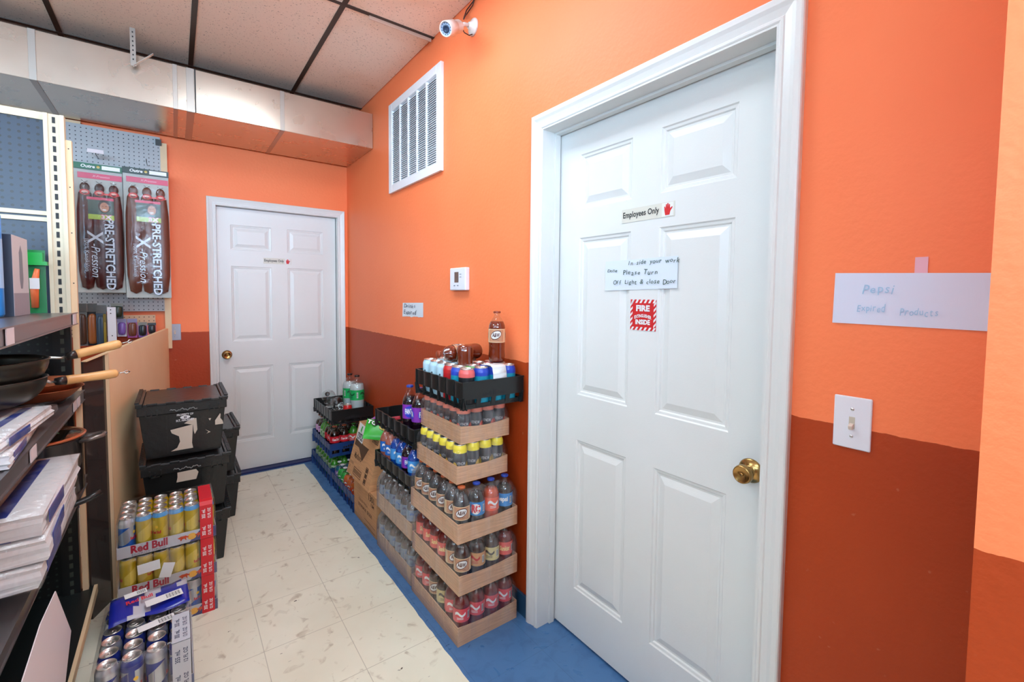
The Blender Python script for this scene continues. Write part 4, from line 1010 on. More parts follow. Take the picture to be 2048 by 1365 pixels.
rowset((-.158, -.858), .306, .52, 4, 7, .006, lambda i, j: (None if i > 1 else ({6: ('bluewhite', 'teal drink bottle'), 5: ('greenfull', 'lime drink bottle'), 4: ('greenfull', 'lime drink bottle'), 3: ('orangebag', 'orange drink bottle'), 2: ('orangebag', 'orange drink bottle')}.get(j, ('orangebag', 'orange drink bottle')))), 'floor crate by the cartons', 'fruit drinks in the floor crate', .95)
def c3(i, j):
    if j == 0: return [('coke', 'cola bottle'), ('coke', 'cola bottle'), ('greencoke', 'green ginger ale bottle'), ('coke', 'cola bottle')][i]
    if i > 1 and j > 2: return None
    if j in (5, 6): return ('cokepink', 'lilac labelled cola bottle')
    if j in (3, 4): return ('green', 'green lemon lime bottle')
    return ('coke', 'cola bottle')
rowset((-.158, -.325), .306, .50, 4, 7, .198, c3, 'middle crate of far stack', 'bottles in the middle crate of the far stack', 1.08)
place(P['sprite'], (-.108, -.395, .453), 2.6, 'two liter bottle with green label on the far stack, nearer the door', 'two liter bottles')
place(P['sprite'], (-.086, -.500, .453), 3.4, 'two liter bottle with green label on the far stack, nearer the wall', 'two liter bottles')
place(P['dome'], (-.195, -.17, .523), 0, 'clear bottle lying in the far crate with its black cap up, nearer the door', 'clear lying bottles', rot=(1.15, 0, -.35))
place(P['dome'], (-.165, -.38, .520), 0, 'clear bottle lying in the far crate with its black cap up, nearer the aisle end', 'clear lying bottles', rot=(1.25, 0, -.45))
place(K['coke'], (-.180, -.575, .453), 0, 'single dark cola can with red top in the far black crate', 'cola can')

# ------------------------------------------------------------------ shelving unit on the left
M_CREAMP = mat('cream_enamel', (206, 194, 166), .45); M_BATTEN = mat('pine_batten', (226, 196, 156), .6); M_PEGB = pegboard_mat('slate_pegboard', (28, 42, 62), (3, 4, 7), .0254, .0050, .0, .0, .4)
M_PEGK = pegboard_mat('black_pegboard', (18, 20, 20), (48, 54, 52), .0254, .0040, .0, .0, .35); M_SHELFM = mat('shelf_steel', (118, 112, 112), .3, .6); M_DECK = pegboard_mat('black_deck', (20, 24, 24), (70, 78, 74), .0508, .003, 0, 0, .4)
M_PEGG = pegboard_mat('grey_pegboard', (172, 174, 176), (54, 54, 56), .0254, .0034, .012, .008, .5)
su = empty('shelving_unit', (-1.9, -1.44, 0), 0, 'store shelving unit at the left edge with slotted post and pegboard end', 'shelving unit')
def L_(mb, nm, m, par=None, bevel=0):
    o = mb.build(nm, m, par or su, bevel); 
    return o
def loc_box(mb, x0, x1, y0, y1, z0, z1, mi=0): return mb.box(x0 + 1.9, x1 + 1.9, y0 + 1.44, y1 + 1.44, z0, z1, mi)
L_(loc_box(MB(), -2.5, -1.575, -1.45, -1.438, 1.29, 2.05), 'upper_pegboard', M_PEGB)
L_(loc_box(MB(), -2.5, -1.575, -1.45, -1.438, .10, 1.29), 'lower_pegboard', M_PEGK)
L_(loc_box(MB(), -2.5, -1.58, -1.458, -1.436, 2.05, 2.078), 'top_rail', M_CREAMP); L_(loc_box(loc_box(MB(), -2.5, -1.58, -1.462, -1.45, 1.684, 1.700), -2.5, -1.58, -1.462, -1.45, 1.660, 1.676), 'middle_rail', M_CREAMP)
p = MB(); loc_box(p, -1.582, -1.524, -1.468, -1.436, 1.29, 2.075); loc_box(p, -1.582, -1.570, -1.474, -1.468, 1.29, 2.075); loc_box(p, -1.536, -1.524, -1.474, -1.468, 1.29, 2.075)
po = L_(p, 'slotted_post', M_CREAMP)
q = MB()
for k in range(21): loc_box(q, -1.558, -1.549, -1.4692, -1.468, 1.305 + k * .0368, 1.328 + k * .0368)
L_(q, 'post_slots', M_BLACKINK, po)
p = MB(); loc_box(p, -1.582, -1.53, -1.468, -1.436, .12, 1.262); po = L_(p, 'lower_post', M_BLK)
q = MB()
for k in range(30): loc_box(q, -1.560, -1.549, -1.4692, -1.468, .15 + k * .0368, .170 + k * .0368)
L_(q, 'post_slots', mat('slot_grey', (60, 66, 58), .5), po)  # slots a lighter grey than the black post
p = MB(); loc_box(p, -1.524, -1.506, -1.462, -1.440, .0, 1.985); bt = L_(p, 'side_batten', M_BATTEN)
q = MB(); [loc_box(q, -1.517, -1.513, -1.463, -1.4618, z, z + .004) for z in (1.42, 1.62, 1.80, 1.95)]; L_(q, 'screw_heads', M_DARK, bt)
M_TAG = mat('price_tag', (216, 206, 208), .5)
for nm, z0, z1, yf, xs_ in (('shelf', 1.262, 1.308, -1.545, 0), ('shelf', .945, .988, -1.452, 1), ('shelf', .600, .640, -1.47, 2)):
    s_ = MB(); loc_box(s_, -2.3, -1.504, -3.3, yf, z1 - .022, z1 - .002); sh = L_(s_, 'shelf', M_SHELFM)
    s_ = MB(); loc_box(s_, -1.504, -1.500, -3.3, yf, z0, z1); loc_box(s_, -1.500, -1.496, -3.3, yf, z0, z0 + .004); loc_box(s_, -1.500, -1.496, -3.3, yf, z1 - .004, z1); L_(s_, 'price_channel', M_SHELFM, sh)
    for ty in {0: (-1.62, -2.46), 1: (-1.60, -1.68, -2.30), 2: ()}[xs_]:
        s_ = MB(); loc_box(s_, -1.498, -1.4955, ty - .03, ty + .03, z0 + .004, z1 - .004); L_(s_, 'price_tag', M_TAG, sh)
s_ = MB(); loc_box(s_, -2.3, -1.492, -3.3, -1.44, .13, .150); dk = L_(s_, 'base_deck', M_DECK)
s_ = MB(); loc_box(s_, -1.492, -1.480, -3.3, -1.438, .118, .152); L_(s_, 'deck_edge', M_BATTEN, dk, .002)
s_ = MB(); loc_box(s_, -2.3, -1.54, -3.3, -1.47, 0, .13); L_(s_, 'kick_plate', M_BLK)

# counter side: plywood and dark glossy panel
def vpanel(mb, a, b, z0, z1a, z1b, t, mi=0):
    a = Vector((a[0], a[1], 0)); b = Vector((b[0], b[1], 0)); d = (b - a).normalized(); n = Vector((d.y, -d.x, 0)) * t
    vs = [a + Vector((0, 0, z0)), b + Vector((0, 0, z0)), b + Vector((0, 0, z1b)), a + Vector((0, 0, z1a))]; vs += [v + n for v in vs]
    return mb.add([tuple(v) for v in vs], [(0, 1, 2, 3), (7, 6, 5, 4), (0, 4, 5, 1), (1, 5, 6, 2), (2, 6, 7, 3), (3, 7, 4, 0)], mi)
M_PLY = mat('tinted_plywood', (255, 222, 176), .5, var=(3, (248, 210, 160), .35, .65)); M_GLOSSK = mat('smoked_gloss_panel', (58, 52, 50), .12, coat=.3)
ct = empty('counter_partition', (-1.38, -.8, 0), 0, 'plywood counter side between the shelving unit and the far wall', 'partition')
def sub(pt): return (pt[0] + 1.38, pt[1] + .8)
p = MB(); vpanel(p, sub((-1.437, -1.300)), sub((-1.232, -.032)), 0, 1.118, 1.140, -.018); p.build('plywood_panel', M_PLY, ct)
p = MB(); vpanel(p, sub((-1.500, -1.432)), sub((-1.444, -1.312)), 0, 1.098, 1.114, -.014); p.build('gloss_panel', M_GLOSSK, ct)
p = MB(); p.bar((*sub((-1.4395, -1.306)), 0), (*sub((-1.4395, -1.306)), 1.118), .014, .014, 0, X_); p.build('edge_strip', M_BATTEN, ct)
p = MB(); p.bar((*sub((-1.498, -1.430)), 1.100), (*sub((-1.440, -1.306)), 1.120), .018, .004); p.build('edge_strip', M_BATTEN, ct)
# grey pegboard on the end wall
pg = empty('wall_pegboard', (-1.8, 0, 1.8), 0, 'grey pegboard on the end wall behind the hanging hair packs', 'pegboard')
MB().box(-.60, .552, -.034, -.028, -.54, .635).build('pegboard_sheet', M_PEGG, pg)
MB().box(-.60, .500, -.034, -.028, -.70, -.565).build('pegboard_sheet', pegboard_mat('beige_pegboard', (206, 166, 130), (96, 66, 50), .0254, .0034, .012, .008, .5), pg)
MB().box(.552, .588, -.036, 0, -.80, .600).box(-.6, .552, -.028, 0, .60, .622).build('pine_frame', M_BATTEN, pg); MB().box(-.6, .16, -.030, 0, .636, .652).build('pine_frame', M_BATTEN, pg)
MB().box(.528, .560, -.046, -.026, .578, .618).build('corner_cap', M_BLK, pg)
def hook(loc, L, label, tagw=0):
    e = empty('peg_hook', loc, 0, label, 'hook', 'wire peg hooks'); h = MB(); h.tube([(0, 0, 0), (0, -L * .9, -.004), (0, -L, .010)], .0022, 6); h.build('wire', mat('hook_steel', (84, 84, 86), .3, .8), e)
    if tagw: MB().box(-tagw / 2, tagw / 2, -L - .004, -L, .0, .022).build('price_tag', M_TAG, e)
    return e
hook((-1.560, -.034, 2.235), .15, 'wire peg hook holding the left hair pack', .075); hook((-1.318, -.034, 2.235), .15, 'wire peg hook holding the right hair pack', .0)

# hair packs
M_FOIL = clear('crinkled_pack_film', (.97, .97, .97), .02, .1, streak=10, white=.0, scale=(1, 1, 1))
def hairpack(x0, x1, z0, z1, y, hairc, hair2, head, label, tz):
    W_, H_ = x1 - x0, z1 - z0
    e = empty('hair_extension_pack', ((x0 + x1) / 2, y, z0), 0, label, 'hair pack', 'hair extension packs on the pegboard')
    a = W_ / 2; mb = MB(); mb.box(-a, a, .008, .010, .0, H_ - .018); mb.build('backing', mat('pack_backing', (190, 196, 192), .5), e)
    mb = MB(); mb.box(-a - .002, a + .002, -.004, .010, H_ - .036, H_, 0); mb.text('Outre', .026, (-a * .42, -.005, H_ - .018), X_, Z_, 1, bold=.03, shear=.2); mb.box(a * .15, a * .92, -.0052, -.004, H_ - .030, H_ - .007, 1); mb.lathe([(.008, 0), (.0004, .001)], 12, 2, Matrix.Translation((0, -.0042, H_ - .018)) @ Matrix.Rotation(PI / 2, 4, 'X')); mb.build('header_card', [head, INKW, C('gold_dot', (200, 170, 70))], e)
    mb = MB(); mb.box(-a * .86, a * .98, .004, .008, H_ - .090, H_ - .056, 0); mb.text('X-Pression', .018, (a * .1, .0035, H_ - .073), X_, Z_, 1, shear=.3, bold=.01); mb.build('pink_band', [C('pack_pink', (224, 76, 116)), C('pack_pale_pink', (244, 190, 205))], e)
    # three looped bundles and the hair below
    mb = MB()
    for k, cx in enumerate((-a * .58, a * .02, a * .62)):
        prof = [(.0005, .048), (.012, .044), (.020, .030), (.022, .012), (.018, 0), (.020, -.02), (.026, -.12), (.028, -.30), (.026, -.50), (.018, -.60), (.0005, -.615)]
        mb.lathe([(max(r * (W_ / .21) * (1.0 if z > -.02 else 1.42), .0004), z * (H_ / .80)) for r, z in reversed(prof)], 14, 0, Matrix.Translation((cx, -.002, H_ - .165)) @ Matrix.Scale(.38, 4, (0, 1, 0)))
    mb.build('hair', hairc, e)
    mb = MB()
    for cx in (-a * .58, a * .02, a * .62):
        mb.tube([(cx - .014, -.004, H_ - .105), (cx, -.006, H_ - .117), (cx + .014, -.004, H_ - .108)], .0012, 5, 1)
        ring = [(cx + .020 * math.cos(t * PI / 8), -.0115 - .001 * math.sin(t), H_ - .178 + .014 * math.sin(t * PI / 8)) for t in range(17)]; mb.tube(ring, .004, 6, 0)
        mb.lathe([(.0165, 0), (.0005, .002)], 14, 2, Matrix.Translation((cx, -.011, H_ - .178)) @ Matrix.Scale(.75, 4, (0, 0, 1)) @ Matrix.Rotation(PI / 2, 4, 'X'))
    mb.box(-a * .1, a * .86, -.012, -.010, H_ - .186, H_ - .176, 0)
    mb.build('hair_ties', [C('tie_coral', (230, 80, 84)), M_BLACKINK, C('tie_pale', (236, 190, 180))], e)
    mb = MB(); c0 = H_ - .205; Yc = -.0215
    mb.box(-a * .46, a * .62, Yc, Yc + .002, c0 - .105, c0, 0); mb.box(-a * .50, a * .62, Yc - .0006, Yc, c0 - .016, c0, 1)
    def E_(cx, cz, rx, rz, mi, off): mb.add([(cx + rx * math.cos(t * PI / 10), Yc - off, cz + rz * math.sin(t * PI / 10)) for t in range(20)], [tuple(range(20))], mi)
    E_(a * .22, c0 - .052, .030, .040, 2, .0006); E_(a * .22, c0 - .058, .021, .030, 3, .001); E_(a * .22, c0 - .074, .010, .005, 4, .0014); E_(a * .22 - .008, c0 - .052, .003, .0018, 2, .0014); E_(a * .22 + .008, c0 - .052, .003, .0018, 2, .0014)
    mb.box(-a * .46, a * .62, Yc - .0008, Yc, c0 - .135, c0 - .105, 5); mb.text('3X', .040, (a * .30, Yc - .0016, c0 - .118), X_, Z_, 1, bold=.05, width=.055); mb.text('3X', .034, (a * .30, Yc - .0024, c0 - .118), X_, Z_, 4, bold=.02, width=.048)
    mb.build('photo_card', [C('card_green_grey', (60, 90, 84)), C('pack_pink', (224, 76, 116)), C('photo_hair', (44, 28, 24)), C('photo_skin', (196, 140, 112)), INKW, C('card_lime', (170, 200, 70))], e)
    mb = MB(); D = (0, 0, -1); R_ = X_
    mb.text('PRE-STRETCHED', .066, (a * .40, -.0205, H_ * .30), D, R_, 0, width=H_ * .56, bold=.045, off=0); mb.text('PRE-STRETCHED', .060, (a * .40, -.0215, H_ * .30), D, R_, 1, width=H_ * .555, bold=.02, off=0)
    mb.text('X', .10, (-a * .20, -.0210, H_ * .43), D, R_, 1, bold=.02, off=0); mb.text('-Pression', .058, (-a * .20, -.0210, H_ * .25), D, R_, 1, width=H_ * .26, shear=.3, off=0); mb.text('100% Kanekalon', .026, (-a * .56, -.0210, H_ * .29), D, R_, 1, width=H_ * .25, off=0)
    mb.build('lettering', [C('ink_shadow', (60, 60, 84)), C('ink_silver_blue', (206, 216, 230))], e)
    # film: soft pillow in front
    mb = MB(); n = 12; vs = []
    rnd = random.Random(int(abs(x0) * 100))
    for i in range(n + 1):
        for j in range(n * 2 + 1):
            u, v = i / n, j / (n * 2); t = min(1, 6 * u, 6 * (1 - u)) * min(1, 12 * v, 12 * (1 - v))
            vs.append((-a + W_ * u, .006 - t * (.034 + rnd.uniform(-.004, .004)), (H_ - .034) * v))
    m2 = n * 2 + 1
    mb.add(vs, [(i * m2 + j, (i + 1) * m2 + j, (i + 1) * m2 + j + 1, i * m2 + j + 1) for i in range(n) for j in range(n * 2)], 0, True); mb.build('pack_film', M_FOIL, e)
HB = mat('black_brown_hair', (38, 22, 20), .35, var=(3, (92, 24, 22), .3, .6)); HR = mat('auburn_hair', (104, 52, 36), .35)
hairpack(-1.665, -1.442, 1.384, 2.175, -.150, HB, None, C('header_green', (14, 100, 66)), 'left hanging hair pack with dark hair and a green header', 0)
hairpack(-1.438, -1.208, 1.352, 2.182, -.165, HR, None, C('header_black_green', (26, 50, 44)), 'right hanging hair pack with auburn hair and a black header', 0)

# small goods hanging low on the pegboard
def smallpack(x, z0, z1, w_, y, m0, m1, nm, label, rr=.0, extra=None):
    e = empty(nm, (x, y, z0), rr, label, 'hanging goods', 'small goods hanging under the hair packs'); h = z1 - z0; a = w_ / 2
    mb = MB(); mb.box(-a, a, .006, .009, 0, h, 0); mb.build('card', m1, e)
    mb = MB(); 
    n = 8
    mb.lathe([(.0005, .0), (a * .7, .004), (a * .86, .02), (a * .86, h * .62), (a * .6, h * .70), (.0005, h * .72)], 14, 0, Matrix.Translation((0, .004, .01)) @ Matrix.Scale(.5, 4, (0, 1, 0))); mb.build('goods', m0, e)
    mb = MB(); mb.box(-a, a, .004, .006, h * .80, h, 0); mb.build('header', extra or m1, e)
g = C
smallpack(-1.655, 1.05, 1.315, .045, -.13, g('goods_brown', (70, 46, 34)), g('foil_card', (150, 152, 150), .2, metal=.6), 'brush_pack', 'brush pack with foil top nearest the slotted post', 0, g('foil_bright', (214, 214, 210), .15, metal=.9))
smallpack(-1.610, 1.05, 1.315, .05, -.12, g('goods_orange_brown', (150, 84, 40)), g('card_dark', (36, 34, 36)), 'comb_pack', 'comb pack with amber goods, second from the slotted post', 0, g('foil_bright', (214, 214, 210), .15, metal=.9))
smallpack(-1.565, 1.04, 1.305, .05, -.14, g('goods_slate', (50, 66, 82)), g('card_slate', (60, 78, 96)), 'sleeve_pack', 'slate blue sleeve pack with silver top', 0, g('foil_bright', (214, 214, 210), .15, metal=.9))
smallpack(-1.548, 1.03, 1.250, .014, -.16, g('goods_olive', (140, 120, 30)), g('card_olive', (120, 104, 30)), 'tube_pack', 'thin olive yellow tube pack beside the white strip', 0)
e = empty('display_strip', (-1.515, -.15, 1.06), 0, 'white vertical strip with screw holes among the small goods', 'strip')
MB().box(-.021, .021, 0, .006, 0, .232).build('strip', M_DEV, e); q = MB(); [q.lathe([(.0035, 0), (.0004, .0003)], 10, 0, Matrix.Translation((x, -.0004, z)) @ Matrix.Rotation(PI / 2, 4, 'X')) for x, z in ((-.004, .215), (-.004, .192), (0, .05))]; q.build('screw_holes', M_BLACKINK, e)
smallpack(-1.470, 1.10, 1.215, .046, -.12, g('goods_violet', (120, 90, 170)), g('card_pale', (180, 180, 200)), 'barrette_pack', 'violet goods under a lavender header card', 0, g('header_lavender', (130, 124, 160)))
smallpack(-1.418, 1.09, 1.215, .050, -.12, g('goods_auburn', (110, 60, 44)), g('card_magenta', (150, 60, 130)), 'barrette_pack', 'auburn and magenta goods under a lavender header card', 0, g('header_lavender', (130, 124, 160)))
smallpack(-1.366, 1.09, 1.190, .045, -.12, g('goods_black', (30, 30, 34)), g('card_purple', (120, 70, 150)), 'hair_tie_pack', 'black goods on a purple card, right of the lavender headers', 0, g('card_grey', (120, 120, 110)))
smallpack(-1.318, 1.10, 1.185, .045, -.12, g('goods_black', (30, 30, 34)), g('card_coral', (220, 90, 100)), 'hair_tie_pack', 'black goods on a coral card near the pine frame', 0, g('card_dark', (36, 34, 36)))
smallpack(-1.492, 1.215, 1.315, .06, -.10, g('goods_green_dark', (36, 54, 40)), g('card_dark', (36, 34, 36)), 'ornament_pack', 'dark green goods above the violet barrette pack', 0, g('card_grey', (120, 120, 110)))

# goods on the shelves
e = empty('product_carton', (-1.635, -1.75, 1.307), .0, 'narrow white and charcoal carton on the upper shelf', 'carton')
MB().box(-.030, .030, -.11, .085, 0, .262).build('carton', mat('carton_charcoal', (40, 48, 66), .4), e); MB().box(.030, .0308, -.108, .083, .0, .262).build('white_side', mat('carton_white', (200, 192, 196), .4), e)
mb = MB(); mb.poly([(-.01, .09), (.01, .09), (.022, .12), (.018, .21), (.0, .235), (-.02, .21), (-.02, .12)], .0006, (.0308, -.01, 0), Y_, Z_); mb.box(.0308, .0313, -.108, .083, 0, .075, 1); mb.build('carton_artwork', [mat('art_grey', (120, 120, 130), .5), mat('art_mauve', (150, 140, 150), .5)], e)
e = empty('spray_can', (-1.645, -1.93, 1.307), 0, 'bright blue canister at the left frame edge on the upper shelf', 'canister')
MB().lathe([(.0005, 0), (.030, .002), (.034, .010), (.034, .31), (.028, .335), (.020, .345), (.0005, .346)], 24).build('canister_body', C('canister_blue', (40, 140, 220)), e); mb = MB(); mb.lathe([(.0343, .09), (.0343, .24)], 24); mb.build('label', C('canister_label', (150, 190, 224)), e)
e = empty('grill_lighter', (-1.605, -1.56, 1.307), 0, 'green and orange carded lighter beside the slotted post', 'lighter')
MB().box(-.026, .026, .008, .011, 0, .235).build('card', C('card_green', (24, 120, 60)), e)
MB().box(-.024, .022, -.012, .008, .19, .225).box(-.03, .034, -.016, .010, .178, .192).build('green_cap', C('cap_bright_green', (30, 170, 70)), e)
mb = MB(); mb.tube([(-.004, 0, .02), (-.004, 0, .09), (0, -.002, .13), (.006, -.004, .165)], [.010, .012, .010, .007], 10); mb.build('body', C('lighter_orange', (236, 120, 70)), e)
mb = MB(); mb.box(-.014, .012, -.014, -.012, .09, .13); mb.build('label', M_PAPER, e)

# pans on the middle shelf
M_WOK = mat('dark_carbon_steel', (70, 66, 60), .28, .7); M_WOOD = mat('handle_beech', (226, 176, 112), .4, var=(14, (206, 150, 90), .35, .65)); M_STEEL = mat('polished_steel', (190, 186, 180), .2, .9)
M_COPPER = mat('copper_pan', (206, 120, 80), .3, .5)
def pan(nm, loc, r, h, m, label, h0, h1, rb=.6, tip=True, brk=None):
    e = empty(nm, loc, 0, label, 'pan'); pr = []
    n = 10
    for i in range(n + 1): t = i / n; pr.append((max(.0005, r * math.sin(t * PI / 2) ** rb if i else .0005), h * (1 - math.cos(t * PI / 2))))
    pr2 = [(max(a_ - .003, .0004), z + .003) for a_, z in reversed(pr)]
    MB().lathe(pr + [(r + .003, h + .001)] + pr2, 36).build('bowl', m, e)
    A = Vector(h0) - Vector(loc); B = Vector(h1) - Vector(loc); d = (B - A).normalized(); L = (B - A).length
    st = Vector(brk) - Vector(loc) if brk else A - d * .05
    mb = MB(); mb.tube([st + Vector((0, 0, .0)), A - d * .025, A], .0035, 8); mb.tube([st + Vector((0, .02, 0)), A - d * .025 + Vector((0, .006, 0)), A], .0035, 8); mb.build('bracket', M_STEEL, e)
    mb = MB(); q = Vector((0, 0, 1)).rotation_difference(d).to_matrix().to_4x4(); mx = Matrix.Translation(A) @ q
    mb.lathe([(.0005, -.012), (.011, -.012), (.014, .012), (.0005, .014)], 18, 0, mx); fr = mb.build('ferrule', mat('ferrule_dark', (60, 54, 52), .3, .6), e)
    mb = MB(); mb.lathe([(.0005, .008), (.013, .008), (.0145, .02), (.0135, L * .45), (.0155, L * .85), (.0145, L - .006), (.010, L), (.0005, L)], 20, 0, mx); hd = mb.build('handle', M_WOOD, e)
    if tip:
        p0 = A + d * L; mb = MB(); mb.tube([p0, p0 + d * .018, p0 + d * .026 + Vector((0, 0, .005)), p0 + d * .036, p0 + d * .026 - Vector((0, 0, .005)), p0 + d * .018], .0022, 6); mb.build('hanging_ring', M_STEEL, hd)
    return e
pan('wok', (-1.66, -2.12, 1.055), .165, .085, M_WOK, 'lower dark wok of the nested pair, beech handle pointing right', (-1.485, -2.00, 1.108), (-1.355, -1.935, 1.111), brk=(-1.53, -2.05, 1.130))
pan('wok', (-1.66, -2.12, 1.098), .170, .095, M_WOK, 'upper dark wok of the nested pair, beech handle pointing up right', (-1.462, -1.975, 1.184), (-1.344, -1.93, 1.212), brk=(-1.515, -2.04, 1.188))
# cookware stack under the wok
e = empty('copper_skillet', (-1.60, -1.72, 1.012), .0, 'copper coloured skillet beneath the wooden handled woks', 'pan', 'copper skillets')
for dz, nm in ((0, 'skillet_body'),):
    mb = MB(); mb.lathe([(.0005, 0), (.10, .001), (.132, .034), (.136, .036), (.131, .033), (.098, .005), (.0005, .004)], 40); mb.build(nm, M_COPPER, e)
    mb = MB(); mb.tube([(.08, .10, .032), (.13, .18, .04), (.15, .24, .045)], [.008, .010, .009], 10); 
e2 = copy_tree(e); e2.location = (-1.60, -1.72, 1.036); e2['label'] = 'copper coloured skillet, upper one of two beneath the woks'; e['label'] = 'copper coloured skillet, lower one of two beneath the woks'
mb = MB(); mb.lathe([(.0005, 0), (.095, 0), (.118, .024), (.121, .024), (.0975, -.001)], 32); o = mb.build('baking_pan', M_BLK); o.location = (-1.62, -1.70, .988); tag(o, 'black round pan under the copper skillets', 'pan')
# pot and lid on the lower shelf
e = empty('stock_pot', (-1.615, -1.66, .640), 0, 'dark stock pot with a copper rimmed glass lid on the lower shelf', 'pot')
mb = MB(); mb.lathe([(.0005, 0), (.125, 0), (.134, .012), (.134, .205), (.140, .210), (.131, .210), (.130, .015), (.0005, .006)], 44); mb.build('pot_body', mat('pot_enamel', (56, 54, 56), .18, .3), e)
mb = MB(); mb.tube([(.120, -.028, .19), (.155, -.045, .20), (.190, -.034, .205), (.196, -.0, .205), (.185, .025, .203), (.150, .03, .198), (.120, .02, .19)], [.008] * 7, 10); mb.build('loop_handle', mat('handle_grey', (130, 120, 114), .25, .6), e)
mb = MB(); mb.lathe([(.130, .212), (.142, .214), (.144, .220), (.139, .223), (.130, .222)], 44); ld = mb.build('lid_rim', M_COPPER, e)
mb = MB(); mb.lathe([(.138, .222), (.11, .236), (.06, .248), (.0005, .252)], 40); mb.build('lid_glass', clear('lid_glass_clear', (.85, .95, .9), .15, .05), e)
mb = MB(); mb.lathe([(.008, .25), (.008, .262), (.020, .27), (.018, .28), (.0005, .282)], 20); mb.build('lid_knob', M_BLK, e)
mb = MB(); mb.poly([(0, 0), (.05, .01), (.04, .05), (-.01, .03)], .001, (.03, -.07, .238), X_, Y_); mb.build('lid_sticker', C('sticker_mint', (120, 200, 160)), e)
e = empty('frying_pan', (-1.62, -1.78, .640), 0, 'black frying pan with its handle reaching past the shelf edge', 'pan')
e.location = (-1.66, -1.98, .643)
mb = MB(); mb.lathe([(.0005, 0), (.10, 0), (.125, .040), (.128, .040), (.102, -.001)], 36); mb.build('pan_body', M_BLK, e)
mb = MB(); mb.tube([(.115, .04, .030), (.18, .06, .034), (.22, .07, .044), (.25, .08, .056)], [.007, .009, .011, .009], 12); mb.build('handle', M_BLK, e)
# plates and paper goods
M_PLATE = mat('foam_plate', (214, 214, 208), .5); M_WRAP = mat('printed_wrap', (180, 180, 192), .3, var=(7, (196, 190, 200), .4, .6)); M_WRAPB = C('wrap_navy', (46, 66, 150)); M_WRAPR = C('wrap_red_brown', (150, 80, 76))
def pack(loc, dims, rz, label, stripe, seed, tilt=0.):
    e = empty('paper_pack', loc, 0, label, 'paper goods', 'wrapped paper packs on the shelves'); e.rotation_euler = (0, tilt, rz)
    rnd = random.Random(seed); a, b, h = dims[0] / 2, dims[1] / 2, dims[2]; mb = MB(); n = 8; lay = 5; vs = []
    for l in range(lay + 1):
        z = h * l / lay; gx, gy = rnd.uniform(-.004, .004), rnd.uniform(-.004, .004)
        ring = [(-a, -b), (0, -b), (a, -b), (a, 0), (a, b), (0, b), (-a, b), (-a, 0)]
        for (x, y) in ring: vs.append((x + gx + rnd.uniform(-.003, .003), y + gy + rnd.uniform(-.003, .003), z))
    fs = [(l * 8 + k, l * 8 + (k + 1) % 8, (l + 1) * 8 + (k + 1) % 8, (l + 1) * 8 + k) for l in range(lay) for k in range(8)] + [tuple(reversed(range(8))), tuple(lay * 8 + k for k in range(8))]
    mb.add(vs, fs); mb.build('paper_stack', M_PAPER, e)
    w_ = MB(); w_.box(-a * .7, a * .2, -b * .95, b * .95, h + .0005, h + .002, 0); w_.box(a + .003, a + .0045, -b * .8, -b * .1, h * .2, h * .85, 1); w_.box(a * .35, a * .55, -b * .9, b * .9, h + .0005, h + .002, 1); w_.build('printed_band', [stripe, M_WRAPB], e)
    f = MB(); m2 = []
    for (ins, z) in ((0, -.001), (-.008, h * .4), (-.004, h), (.03, h + .009)):
        for (x, y) in ((-a, -b), (0, -b), (a, -b), (a, 0), (a, b), (0, b), (-a, b), (-a, 0)):
            sx = 1 if x > 0 else (-1 if x < 0 else 0); sy = 1 if y > 0 else (-1 if y < 0 else 0); m2.append((x - sx * ins + rnd.uniform(-.003, .003), y - sy * ins + rnd.uniform(-.003, .003), z))
    f.add(m2, [(l * 8 + k, l * 8 + (k + 1) % 8, (l + 1) * 8 + (k + 1) % 8, (l + 1) * 8 + k) for l in range(3) for k in range(8)] + [(24, 25, 26, 27, 28, 29, 30, 31)], 0, True); f.build('plastic_wrap', M_FILM, e)
    return e
pk = [((-1.600, -2.215, .692), (.27, .56, .050), .02, 'bottom pack', M_WRAPR, 0), ((-1.600, -2.205, .748), (.28, .55, .050), .04, 'middle pack', M_WRAPB, 0), ((-1.598, -2.200, .804), (.28, .52, .050), .0, 'top pack', M_WRAPR, .0)]
for i, (l, d, r, nm, sp_, t) in enumerate(pk): pack(l, d, r, 'plastic wrapped paper pack on the lower shelf, %s of the pile' % nm, sp_, i + 3, t)
pack((-1.600, -2.300, .990), (.18, .42, .030), .05, 'flat wrapped paper pack on the middle shelf, under the other', M_WRAPR, 9)
pack((-1.590, -2.290, 1.024), (.18, .40, .028), -.06, 'flat wrapped paper pack on the middle shelf beneath the upper wok', M_WRAP, 12)
mb = MB(); mb.poly([(-2.85, .60), (-2.56, .64), (-2.40, .63), (-2.23, .420), (-2.32, .35), (-2.50, .20), (-2.85, .12)], .002, (-1.452, 0, 0), Y_, Z_); o = mb.build('poster_board', mat('board_pinkish_white', (222, 212, 214), .5)); tag(o, 'large white poster board leaning out of the lower shelf at the left edge', 'poster board')
e = empty('marker_pen', (-1.440, -2.40, .33), 0, 'blue and red marker at the edge of the white poster board', 'marker'); mb = MB(); mb.tube([(0, -.05, -.10), (0, .0, .0)], .007, 10); mb.build('cap', C('marker_blue', (40, 160, 220)), e); mb = MB(); mb.tube([(0, -.10, -.20), (0, -.051, -.102)], .007, 10); mb.build('barrel', C('marker_red', (206, 60, 60)), e)

